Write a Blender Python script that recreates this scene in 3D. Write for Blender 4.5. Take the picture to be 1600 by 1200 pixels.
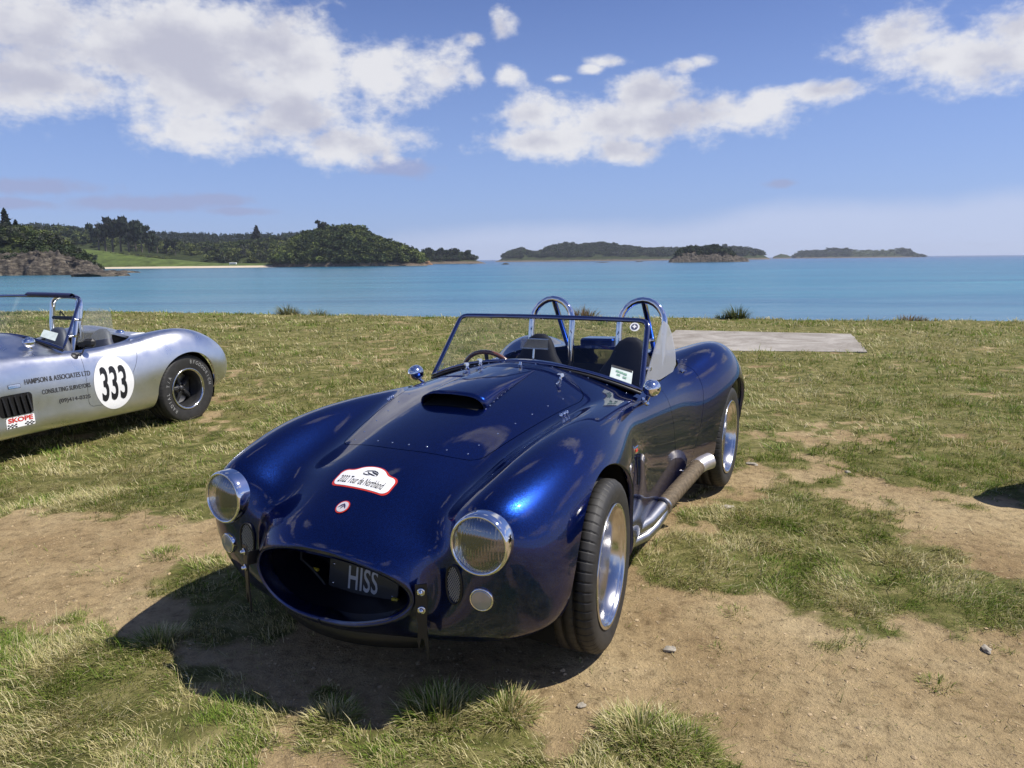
import bpy, math, random
import numpy as np
from mathutils import Vector, Matrix, Euler, noise
from mathutils.bvhtree import BVHTree

D = bpy.data
for _o in list(D.objects):
    D.objects.remove(_o, do_unlink=True)
scene = bpy.context.scene
col = scene.collection
rng = np.random.default_rng(7)
rad = math.radians

# ------------------------------------------------------------------ camera
CAM_F, CAM_PITCH, CAM_ROLL, CAM_H = 1162.2, 9.477, 0.55, 1.497      # focal length in pixels of a 1600 px wide frame
cd = D.cameras.new('camera')
cam = D.objects.new('camera', cd)
col.objects.link(cam)
cam.location = (0, 0, CAM_H)
cam.matrix_world = (Matrix.Translation((0, 0, CAM_H)) @ Matrix.Rotation(rad(90 - CAM_PITCH), 4, 'X')
                    @ Matrix.Rotation(rad(-CAM_ROLL), 4, 'Z'))
cd.sensor_width = 36
cd.lens = CAM_F / 1600 * 36
cd.clip_start = 0.05
cd.clip_end = 60000
scene.camera = cam

# ------------------------------------------------------------------ light
SUN_EL, SUN_AZ = 54.5, 92.0      # azimuth: degrees clockwise from +Y (the way the camera looks)
sun_dir = Vector((math.sin(rad(SUN_AZ)) * math.cos(rad(SUN_EL)),
                  math.cos(rad(SUN_AZ)) * math.cos(rad(SUN_EL)), math.sin(rad(SUN_EL))))
sl = D.lights.new('sun', 'SUN')
sl.energy = 5.0
sl.angle = rad(0.5)
sl.color = (1.0, 0.95, 0.87)
sun = D.objects.new('sun', sl)
col.objects.link(sun)
sun.rotation_euler = sun_dir.to_track_quat('Z', 'Y').to_euler()
scene.view_settings.view_transform = 'Standard'
scene.view_settings.look = 'None'
scene.view_settings.exposure = 0.25
scene.view_settings.gamma = 1.0
scene.view_settings.use_curve_mapping = False
scene.cycles.max_bounces = 8
scene.cycles.transparent_max_bounces = 12
scene.cycles.volume_bounces = 0

# ------------------------------------------------------------------ sky: Nishita plus cloud fields given by direction
def dir_px(px, py):
    u = (px - 800) / CAM_F; v = (600 - py) / CAM_F
    d = (cam.matrix_world.to_3x3() @ Vector((u, v, -1))).normalized()
    return math.atan2(d.x, d.y), math.asin(d.z)
bpy.context.view_layer.update()

def build_world():
    w = D.worlds.new('World'); scene.world = w; w.use_nodes = True
    nt = w.node_tree; bg = nt.nodes['Background']; L = nt.links.new
    SKY_STRENGTH = .065
    bg.inputs[1].default_value = SKY_STRENGTH
    def N(t, **kw):
        n = nt.nodes.new(t)
        for k, v in kw.items(): setattr(n, k, v)
        return n
    def math_(op, a, b=None, c=None, clamp=False):
        n = N('ShaderNodeMath', operation=op, use_clamp=clamp)
        for i, x in enumerate((a, b, c)):
            if x is None: continue
            if isinstance(x, (int, float)): n.inputs[i].default_value = x
            else: L(x, n.inputs[i])
        return n.outputs[0]
    sky = N('ShaderNodeTexSky', sky_type='NISHITA'); sky.sun_disc = False
    sky.sun_elevation = rad(SUN_EL); sky.sun_rotation = rad(SUN_AZ)
    sky.altitude = 0; sky.air_density = 1.0; sky.dust_density = .35; sky.ozone_density = 2.2
    tc = N('ShaderNodeTexCoord'); sep = N('ShaderNodeSeparateXYZ'); L(tc.outputs['Generated'], sep.inputs[0])
    az = math_('ARCTAN2', sep.outputs[0], sep.outputs[1]); el = math_('ARCSINE', sep.outputs[2])
    comb = N('ShaderNodeCombineXYZ'); L(az, comb.inputs[0]); L(el, comb.inputs[1])
    P = comb.outputs[0]
    # warp
    def nz(scale, detail, rough, off=(0, 0, 0), dist=0.0):
        mp = N('ShaderNodeMapping'); mp.inputs['Location'].default_value = off; mp.inputs['Scale'].default_value = (1, 1.5, 1); L(P, mp.inputs[0])
        n = N('ShaderNodeTexNoise'); n.inputs['Scale'].default_value = scale; n.inputs['Detail'].default_value = detail; n.inputs['Roughness'].default_value = rough; n.inputs['Distortion'].default_value = dist
        L(mp.outputs[0], n.inputs['Vector']); return n
    n1 = nz(9, 8, .60, (3.1, 1.7, 0)); n2 = nz(26, 6, .6, (.3, 5.1, 0)); n3 = nz(5, 4, .5, (7.3, 2.2, 0)); n4 = nz(8, 5, .55, (3.1, 1.725, 0)); n5 = nz(70, 5, .6, (1.3, .4, 0))
    blobs = []
    CL = [(60,60,230,95),(250,70,230,95),(400,60,120,65),(330,150,170,75),(450,175,150,62),(545,222,115,42),(300,200,80,38),(60,125,150,42),(600,115,95,50),(690,110,60,42),(480,110,90,60),(225,200,34,17),
          (782,42,28,30),(792,118,34,24),(740,60,30,16),(735,120,34,30),(990,190,200,42),(860,222,130,30),(1120,180,120,34),(1010,148,72,34),(830,175,80,30),(1190,165,60,26),(975,235,70,24),(955,97,48,13),(925,108,30,10),(1066,102,40,15),(1095,95,30,14),(872,123,26,9),(1285,142,66,18),
          (1395,58,95,38),(1330,85,50,26),(1530,85,110,40),(1590,45,70,36),(1470,90,80,30)]
    for cx, cy, rx, ry in CL:
        a, e = dir_px(cx, cy); blobs.append((a, e, rx / CAM_F * .93, ry / CAM_F * .98, 1.0 if rx > 50 else .80))
    rs = random.Random(5)
    for k in range(26):                                       # the same fair-weather field all round, outside the frame
        a = rs.uniform(.85, 2 * math.pi - .85); a = a if a < math.pi else a - 2 * math.pi
        blobs.append((a, rs.uniform(.12, .75), rs.uniform(.08, .26), rs.uniform(.03, .07), 1.0))
    for k in range(5): blobs.append((rs.uniform(-.7, .7), rs.uniform(.55, .95), rs.uniform(.1, .25), rs.uniform(.03, .06), 1.0))
    cur = None
    for a, e, rx, ry, s in blobs:
        m = N('ShaderNodeVectorMath', operation='MULTIPLY_ADD'); L(P, m.inputs[0])
        m.inputs[1].default_value = (1 / rx, 1 / ry, 0); m.inputs[2].default_value = (-a / rx, -e / ry, 0)
        d = N('ShaderNodeVectorMath', operation='LENGTH'); L(m.outputs[0], d.inputs[0])
        v = math_('MULTIPLY_ADD', d.outputs['Value'], -1.0, 1.25 * s)
        cur = v if cur is None else math_('SMOOTH_MAX', cur, v, .25)
    cur = math_('MAXIMUM', cur, -1.2)
    den = math_('MULTIPLY_ADD', n1.outputs['Fac'], 2.1, cur)
    den = math_('MULTIPLY_ADD', n2.outputs['Fac'], 1.3, den)
    den = math_('MULTIPLY_ADD', n5.outputs['Fac'], .5, den)
    mr = N('ShaderNodeMapRange', interpolation_type='SMOOTHSTEP'); L(den, mr.inputs['Value']); mr.inputs['From Min'].default_value = 2.02; mr.inputs['From Max'].default_value = 2.85
    alpha = mr.outputs[0]
    # shade: thick middles and undersides greyer
    th = math_('MULTIPLY_ADD', n4.outputs['Fac'], 2.6, math_('MULTIPLY', cur, .55))
    m2 = N('ShaderNodeMapRange', interpolation_type='SMOOTHSTEP'); L(th, m2.inputs['Value']); m2.inputs['From Min'].default_value = 1.55; m2.inputs['From Max'].default_value = 2.25
    cc = N('ShaderNodeMix', data_type='RGBA'); L(m2.outputs[0], cc.inputs['Factor'])
    cc.inputs['A'].default_value = (10.6, 10.6, 11.0, 1); cc.inputs['B'].default_value = (7.0, 7.1, 8.4, 1)
    # haze band low in the sky, thicker to the right, and thin grey wisps at the left
    hz = N('ShaderNodeMapRange', interpolation_type='SMOOTHSTEP'); 
    lim = math_('MULTIPLY_ADD', az, .060, .016)
    wob = math_('MULTIPLY_ADD', n3.outputs['Fac'], .05, lim)
    dd = math_('SUBTRACT', wob, el); L(dd, hz.inputs['Value']); hz.inputs['From Min'].default_value = -.012; hz.inputs['From Max'].default_value = .022
    hmix = N('ShaderNodeMix', data_type='RGBA'); L(math_('MULTIPLY', hz.outputs[0], .80), hmix.inputs['Factor'])
    tint = N('ShaderNodeMix', data_type='RGBA', blend_type='MULTIPLY'); tint.inputs['Factor'].default_value = 1
    L(sky.outputs[0], tint.inputs['A']); tint.inputs['B'].default_value = (.90, .96, 1.42, 1)
    hmix.inputs['B'].default_value = (7.1, 8.1, 10.9, 1)
    lo = N('ShaderNodeMapRange', interpolation_type='SMOOTHSTEP'); L(el, lo.inputs['Value']); lo.inputs['From Min'].default_value = .42; lo.inputs['From Max'].default_value = .0
    lmix = N('ShaderNodeMix', data_type='RGBA'); L(math_('MULTIPLY', lo.outputs[0], .55), lmix.inputs['Factor']); L(tint.outputs['Result'], lmix.inputs['A']); lmix.inputs['B'].default_value = (4.5, 6.6, 11.6, 1)
    L(lmix.outputs['Result'], hmix.inputs['A'])
    last = hmix.outputs['Result']
    ws = None
    for cx, cy, rx, ry in ((60, 292, 75, 11), (30, 318, 60, 7), (215, 318, 120, 11), (330, 312, 60, 9), (375, 330, 50, 6), (1218, 287, 22, 6), (620, 262, 60, 14)):
        a, e = dir_px(cx, cy); rx /= CAM_F; ry /= CAM_F
        m = N('ShaderNodeVectorMath', operation='MULTIPLY_ADD'); L(P, m.inputs[0]); m.inputs[1].default_value = (1 / rx, 1 / ry, 0); m.inputs[2].default_value = (-a / rx, -e / ry, 0)
        d = N('ShaderNodeVectorMath', operation='LENGTH'); L(m.outputs[0], d.inputs[0]); v = math_('SUBTRACT', 1.2, d.outputs['Value'])
        ws = v if ws is None else math_('MAXIMUM', ws, v)
    wv = math_('MULTIPLY_ADD', n2.outputs['Fac'], 2.2, math_('MAXIMUM', ws, -2.0))
    w3 = N('ShaderNodeMapRange', interpolation_type='SMOOTHSTEP'); L(wv, w3.inputs['Value']); w3.inputs['From Min'].default_value = .95; w3.inputs['From Max'].default_value = 1.9
    wm = N('ShaderNodeMix', data_type='RGBA'); L(math_('MULTIPLY', w3.outputs[0], .72), wm.inputs['Factor']); L(last, wm.inputs['A']); wm.inputs['B'].default_value = (4.6, 5.1, 7.9, 1)
    fin = N('ShaderNodeMix', data_type='RGBA'); L(math_('MULTIPLY', alpha, .95), fin.inputs['Factor']); L(wm.outputs['Result'], fin.inputs['A']); L(cc.outputs['Result'], fin.inputs['B'])
    L(fin.outputs['Result'], bg.inputs[0])
    w.cycles.sampling_method = 'MANUAL'; w.cycles.sample_map_resolution = 512
build_world()

# ------------------------------------------------------------------ helpers
def tag(o, label=None, cat=None, group=None, kind=None):
    if label: o['label'] = label
    if cat: o['category'] = cat
    if group: o['group'] = group
    if kind: o['kind'] = kind
    return o

def link(name, me, mat=None, parent=None):
    o = D.objects.new(name, me)
    col.objects.link(o)
    if mat is not None:
        me.materials.clear()
        for m in (mat if isinstance(mat, (list, tuple)) else [mat]):
            me.materials.append(m)
    if parent is not None:
        o.parent = parent
    return o

def empty(name, loc=(0, 0, 0), rot=(0, 0, 0)):
    o = D.objects.new(name, None)
    col.objects.link(o)
    o.location = loc
    o.rotation_euler = rot
    o.empty_display_size = .2
    return o

def mesh_np(name, V, F, smooth=True, N=None, mats=None):
    """mesh from an (n,3) array and a list / array of faces; N: optional vertex normals"""
    me = D.meshes.new(name)
    V = np.asarray(V, dtype=np.float32)
    if isinstance(F, np.ndarray):
        k = F.shape[1]
        me.vertices.add(len(V)); me.vertices.foreach_set('co', V.ravel())
        me.loops.add(F.size); me.loops.foreach_set('vertex_index', F.astype(np.int32).ravel())
        me.polygons.add(len(F)); me.polygons.foreach_set('loop_start', np.arange(0, F.size, k, dtype=np.int32))
    else:
        me.from_pydata([tuple(map(float, v)) for v in V], [], [tuple(f) for f in F])
    if mats is not None:
        me.polygons.foreach_set('material_index', np.asarray(mats, dtype=np.int32))
    me.update(calc_edges=True)
    me.polygons.foreach_set('use_smooth', np.full(len(me.polygons), smooth, dtype=bool))
    if N is not None:
        me.normals_split_custom_set_from_vertices([tuple(n) for n in N])
    me.update()
    return me

class MB:
    """collects simple shapes into ONE mesh"""
    def __init__(s): s.v = []; s.f = []; s.sm = []
    def add(s, v, f, smooth=True, M=None):
        b = len(s.v)
        s.v += [tuple(M @ Vector(p)) if M is not None else tuple(p) for p in v]
        s.f += [tuple(i + b for i in q) for q in f]
        s.sm += [smooth] * len(f)
        return s
    def box(s, c, d, M=None, bev=0.0):
        x, y, z = c; a, b, e = d[0] / 2, d[1] / 2, d[2] / 2
        if bev <= 0:
            v = [(x + i * a, y + j * b, z + k * e) for i in (-1, 1) for j in (-1, 1) for k in (-1, 1)]
            f = [(0, 1, 3, 2), (4, 6, 7, 5), (0, 4, 5, 1), (2, 3, 7, 6), (0, 2, 6, 4), (1, 5, 7, 3)]
            return s.add(v, f, False, M)
        v = []; idx = {}
        for i in (-1, 1):
            for j in (-1, 1):
                for k in (-1, 1):
                    for ax in range(3):
                        p = [a * i, b * j, e * k]
                        for q in range(3):
                            if q != ax: p[q] -= bev * (i, j, k)[q]
                        idx[(i, j, k, ax)] = len(v); v.append((x + p[0], y + p[1], z + p[2]))
        f = []
        for ax in range(3):
            o = [q for q in range(3) if q != ax]
            for sg in (-1, 1):
                q = []
                for u, w in ((-1, -1), (1, -1), (1, 1), (-1, 1)):
                    t = [0, 0, 0]; t[ax] = sg; t[o[0]] = u; t[o[1]] = w
                    q.append(idx[(t[0], t[1], t[2], ax)])
                flip = (sg < 0) ^ (ax == 1)
                f.append(tuple(q[::-1]) if flip else tuple(q))
        for ax in range(3):          # edges running along ax
            o = [q for q in range(3) if q != ax]
            for u in (-1, 1):
                for w in (-1, 1):
                    t0 = [0, 0, 0]; t0[o[0]] = u; t0[o[1]] = w
                    ta = list(t0); tb = list(t0); ta[ax] = -1; tb[ax] = 1
                    q = [idx[(*ta, o[0])], idx[(*tb, o[0])], idx[(*tb, o[1])], idx[(*ta, o[1])]]
                    f.append(tuple(q))
        for i in (-1, 1):
            for j in (-1, 1):
                for k in (-1, 1):
                    f.append((idx[(i, j, k, 0)], idx[(i, j, k, 1)], idx[(i, j, k, 2)]))
        return s.add(v, f, False, M)
    def tube(s, pts, r, n=10, closed=False, cap=True, M=None, flat=None):
        pts = [Vector(p) for p in pts]; m = len(pts)
        rs = r if isinstance(r, (list, tuple, np.ndarray)) else [r] * m
        v = []; up = None
        for i, p in enumerate(pts):
            a = pts[(i - 1) % m] if (closed or i > 0) else p
            b = pts[(i + 1) % m] if (closed or i < m - 1) else p
            t = (b - a).normalized()
            if up is None:
                up = Vector((0, 0, 1)) if abs(t.z) < .9 else Vector((1, 0, 0))
            sx = t.cross(up)
            if sx.length < 1e-6: sx = t.orthogonal()
            sx.normalize(); up = sx.cross(t).normalized()
            for k in range(n):
                an = 2 * math.pi * k / n
                w, h = (1, 1) if flat is None else flat
                v.append(p + (sx * math.cos(an) * w + up * math.sin(an) * h) * rs[i])
        f = []
        for i in range(m if closed else m - 1):
            for k in range(n):
                a = i * n + k; b = i * n + (k + 1) % n; c = ((i + 1) % m) * n + (k + 1) % n; d = ((i + 1) % m) * n + k
                f.append((a, b, c, d))
        s.add(v, f, True, M)
        if cap and not closed:
            s.add(v[:n], [tuple(range(n))[::-1]], False, M); s.add(v[-n:], [tuple(range(n))], False, M)
        return s
    def lathe(s, prof, n=32, M=None, smooth=True, sharp=True):
        """prof: (radius, height) pairs turned about local +X (height along X)"""
        v = []
        for r, h in prof:
            for k in range(n):
                an = 2 * math.pi * k / n
                v.append((h, math.cos(an) * r, math.sin(an) * r))
        f = []
        for i in range(len(prof) - 1):
            if prof[i] == prof[i + 1]: continue
            for k in range(n):
                f.append((i * n + k, i * n + (k + 1) % n, (i + 1) * n + (k + 1) % n, (i + 1) * n + k))
        return s.add(v, f, smooth, M)
    def prism(s, poly, h0, h1, M=None, smooth=False):
        """poly: (x,y) outline, extruded in z from h0 to h1"""
        n = len(poly)
        v = [(p[0], p[1], h0) for p in poly] + [(p[0], p[1], h1) for p in poly]
        s.add(v, [tuple(range(n))[::-1], tuple(range(n, 2 * n))], False, M)
        s.add(v, [(i, (i + 1) % n, n + (i + 1) % n, n + i) for i in range(n)], smooth, M)
        return s
    def mesh(s, name):
        me = D.meshes.new(name)
        me.from_pydata([tuple(p) for p in s.v], [], s.f)
        me.polygons.foreach_set('use_smooth', s.sm)
        me.update()
        return me
    def build(s, name, mat, parent=None):
        return link(name, s.mesh(name), mat, parent)

def frame_mat(o, xaxis, up=(0, 0, 1)):
    """matrix whose local X points along xaxis, local Z near up"""
    x = Vector(xaxis).normalized(); z = Vector(up); y = z.cross(x)
    if y.length < 1e-5: y = Vector((0, 1, 0))
    y.normalize(); z = x.cross(y)
    m = Matrix((x, y, z)).transposed().to_4x4()
    m.translation = Vector(o)
    return m

# ------------------------------------------------------------------ materials
def new_mat(name):
    m = D.materials.new(name); m.use_nodes = True
    nt = m.node_tree; nt.nodes.clear()
    out = nt.nodes.new('ShaderNodeOutputMaterial')
    b = nt.nodes.new('ShaderNodeBsdfPrincipled')
    nt.links.new(b.outputs[0], out.inputs[0])
    return m, nt, b, out

def nd(nt, t, **kw):
    n = nt.nodes.new(t)
    for k, v in kw.items():
        if k in n.inputs: n.inputs[k].default_value = v
        else: setattr(n, k, v)
    return n

def setp(b, **kw):
    for k, v in kw.items():
        b.inputs[k.replace('_', ' ')].default_value = v

def noise_node(nt, scale, detail=4, rough=.55, coord='Object', vec=None, dist=0.0):
    if vec is None:
        tc = nd(nt, 'ShaderNodeTexCoord'); vec = tc.outputs[coord]
    n = nd(nt, 'ShaderNodeTexNoise')
    n.inputs['Scale'].default_value = scale; n.inputs['Detail'].default_value = detail
    n.inputs['Roughness'].default_value = rough; n.inputs['Distortion'].default_value = dist
    nt.links.new(vec, n.inputs['Vector'])
    return n

def ramp(nt, src, stops):
    r = nd(nt, 'ShaderNodeValToRGB')
    e = r.color_ramp.elements
    while len(e) < len(stops): e.new(.5)
    for i, (p, c) in enumerate(stops):
        e[i].position = p; e[i].color = (*c, 1) if len(c) == 3 else c
    nt.links.new(src, r.inputs[0])
    return r

def bump(nt, src, b, strength=.3, dist=.01):
    n = nd(nt, 'ShaderNodeBump'); n.inputs['Strength'].default_value = strength; n.inputs['Distance'].default_value = dist
    nt.links.new(src, n.inputs['Height']); nt.links.new(n.outputs[0], b.inputs['Normal'])
    return n

def simple(name, colr, rough=.5, metal=0.0, coat=0.0, var=.12, nscale=30, bmp=0.0, spec=.5):
    m, nt, b, out = new_mat(name)
    c = tuple(colr)
    n = noise_node(nt, nscale, 5, .6)
    r = ramp(nt, n.outputs['Fac'], [(.3, tuple(x * (1 - var) for x in c)), (.7, tuple(min(1, x * (1 + var)) for x in c))])
    nt.links.new(r.outputs[0], b.inputs['Base Color'])
    setp(b, Roughness=rough, Metallic=metal)
    b.inputs['Coat Weight'].default_value = coat; b.inputs['Coat Roughness'].default_value = .03
    b.inputs['Specular IOR Level'].default_value = spec
    if bmp: bump(nt, n.outputs['Fac'], b, bmp, .002)
    return m

def paint(name, base, flake, rough=.29, metal=.9):
    m, nt, b, out = new_mat(name)
    tc = nd(nt, 'ShaderNodeTexCoord')
    v = nd(nt, 'ShaderNodeTexVoronoi'); v.inputs['Scale'].default_value = 900
    nt.links.new(tc.outputs['Object'], v.inputs['Vector'])
    mx = nd(nt, 'ShaderNodeMix', data_type='RGBA')
    mx.inputs['A'].default_value = (*base, 1); mx.inputs['B'].default_value = (*flake, 1)
    mr = nd(nt, 'ShaderNodeMapRange'); mr.inputs['From Min'].default_value = .55; mr.inputs['From Max'].default_value = 1
    sp = nd(nt, 'ShaderNodeSeparateColor')
    nt.links.new(v.outputs['Color'], sp.inputs[0]); nt.links.new(sp.outputs[0], mr.inputs['Value'])
    nt.links.new(mr.outputs[0], mx.inputs['Factor'])
    # road dust: thin film everywhere, more of it low on the panels
    dn = noise_node(nt, 5, 6, .65); dn2 = noise_node(nt, 60, 4, .7)
    sz = nd(nt, 'ShaderNodeSeparateXYZ'); nt.links.new(tc.outputs['Object'], sz.inputs[0])
    dz = nd(nt, 'ShaderNodeMapRange'); nt.links.new(sz.outputs[2], dz.inputs['Value']); dz.inputs['From Min'].default_value = .50; dz.inputs['From Max'].default_value = .16
    dz.inputs['To Min'].default_value = .012; dz.inputs['To Max'].default_value = .30
    dm = nd(nt, 'ShaderNodeMath', operation='MULTIPLY'); nt.links.new(dz.outputs[0], dm.inputs[0]); nt.links.new(dn.outputs['Fac'], dm.inputs[1])
    dx = nd(nt, 'ShaderNodeMix', data_type='RGBA'); dx.inputs['B'].default_value = (.20, .16, .11, 1)
    nt.links.new(dm.outputs[0], dx.inputs['Factor']); nt.links.new(mx.outputs['Result'], dx.inputs['A'])
    nt.links.new(dx.outputs['Result'], b.inputs['Base Color'])
    cr = nd(nt, 'ShaderNodeMapRange'); nt.links.new(dn2.outputs['Fac'], cr.inputs['Value']); cr.inputs['To Min'].default_value = .0; cr.inputs['To Max'].default_value = .045
    nt.links.new(cr.outputs[0], b.inputs['Coat Roughness'])
    op = noise_node(nt, 160, 2, .5); bc = nd(nt, 'ShaderNodeBump'); bc.inputs['Strength'].default_value = .05; bc.inputs['Distance'].default_value = .0004
    nt.links.new(op.outputs['Fac'], bc.inputs['Height']); nt.links.new(bc.outputs[0], b.inputs['Coat Normal'])
    # flakes tilt at random under the clear coat
    geo = nd(nt, 'ShaderNodeNewGeometry')
    sub = nd(nt, 'ShaderNodeVectorMath', operation='SUBTRACT'); sub.inputs[1].default_value = (.5, .5, .5)
    nt.links.new(v.outputs['Color'], sub.inputs[0])
    sc = nd(nt, 'ShaderNodeVectorMath', operation='SCALE'); sc.inputs['Scale'].default_value = .07
    nt.links.new(sub.outputs[0], sc.inputs[0])
    ad = nd(nt, 'ShaderNodeVectorMath', operation='ADD')
    nt.links.new(geo.outputs['Normal'], ad.inputs[0]); nt.links.new(sc.outputs[0], ad.inputs[1])
    nr = nd(nt, 'ShaderNodeVectorMath', operation='NORMALIZE'); nt.links.new(ad.outputs[0], nr.inputs[0])
    nt.links.new(nr.outputs[0], b.inputs['Normal'])
    setp(b, Roughness=rough, Metallic=metal)
    b.inputs['Coat Weight'].default_value = 1.0
    b.inputs['Coat IOR'].default_value = 1.52; b.inputs['Specular Tint'].default_value = (.04, .09, .35, 1)
    return m

def glass_mat(name, tint=(1, 1, 1), alpha=.12, rough=0.0, frost=0.0):
    """thin pane: mostly clear with a mirror-like coat; frost adds a milky diffuse share"""
    m, nt, b, out = new_mat(name)
    nt.nodes.remove(b)
    tr = nd(nt, 'ShaderNodeBsdfTransparent'); tr.inputs[0].default_value = (*tint, 1)
    gl = nd(nt, 'ShaderNodeBsdfGlossy'); gl.inputs['Roughness'].default_value = rough
    ge = nd(nt, 'ShaderNodeNewGeometry'); dt = nd(nt, 'ShaderNodeVectorMath', operation='DOT_PRODUCT')
    nt.links.new(ge.outputs['Normal'], dt.inputs[0]); nt.links.new(ge.outputs['Incoming'], dt.inputs[1])
    ab = nd(nt, 'ShaderNodeMath', operation='ABSOLUTE'); nt.links.new(dt.outputs['Value'], ab.inputs[0])
    om = nd(nt, 'ShaderNodeMath', operation='SUBTRACT'); om.inputs[0].default_value = 1; nt.links.new(ab.outputs[0], om.inputs[1])
    pw = nd(nt, 'ShaderNodeMath', operation='POWER'); nt.links.new(om.outputs[0], pw.inputs[0]); pw.inputs[1].default_value = 5
    fr = nd(nt, 'ShaderNodeMath', operation='MULTIPLY_ADD'); nt.links.new(pw.outputs[0], fr.inputs[0]); fr.inputs[1].default_value = .9; fr.inputs[2].default_value = .055
    mx = nd(nt, 'ShaderNodeMixShader')
    nt.links.new(fr.outputs[0], mx.inputs[0]); nt.links.new(tr.outputs[0], mx.inputs[1]); nt.links.new(gl.outputs[0], mx.inputs[2])
    last = mx
    if frost > 0:
        df = nd(nt, 'ShaderNodeBsdfDiffuse'); df.inputs[0].default_value = (.75, .77, .8, 1)
        tl = nd(nt, 'ShaderNodeBsdfTranslucent'); tl.inputs[0].default_value = (.75, .77, .8, 1)
        ad = nd(nt, 'ShaderNodeMixShader'); nt.links.new(df.outputs[0], ad.inputs[1]); nt.links.new(tl.outputs[0], ad.inputs[2])
        m2 = nd(nt, 'ShaderNodeMixShader'); m2.inputs[0].default_value = frost
        nt.links.new(mx.outputs[0], m2.inputs[1]); nt.links.new(ad.outputs[0], m2.inputs[2]); last = m2
    nt.links.new(last.outputs[0], out.inputs[0])
    return m

M = {}
M['blue_paint'] = paint('midnight_blue_pearl_paint', (.0016, .009, .070), (.004, .040, .25))
M['black_paint'] = simple('black_car_paint', (.012, .012, .014), .3, 0, 1, nscale=3)
M['chrome'] = simple('chrome', (.78, .78, .80), .05, 1, var=.03)
M['steel'] = simple('stainless_steel', (.50, .49, .48), .32, 1, var=.12, nscale=14, bmp=.05)
M['alloy'] = simple('polished_alloy', (.62, .61, .60), .17, 1, var=.08, nscale=18)
M['rubber'] = simple('tyre_rubber', (.022, .021, .020), .62, 0, var=.35, nscale=22, bmp=.1)
M['black'] = simple('black_plastic', (.014, .014, .015), .45, 0, nscale=25, bmp=.05)
M['matt_black'] = simple('matt_black_liner', (.010, .010, .010), .9, 0, spec=.2)
M['leather'] = simple('black_leather', (.007, .007, .010), .70, 0, nscale=120, bmp=.3, spec=.25)
M['white_print'] = simple('white_vinyl', (.80, .80, .79), .4, 0, var=.03)
M['black_print'] = simple('black_vinyl', (.012, .012, .014), .4, 0)
M['red_print'] = simple('red_vinyl', (.52, .035, .025), .4, 0)
M['glass'] = glass_mat('clear_glass', (.93, .96, .95))
M['perspex'] = glass_mat('hazy_perspex', (.95, .96, .97), frost=.45, rough=.05)

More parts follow.
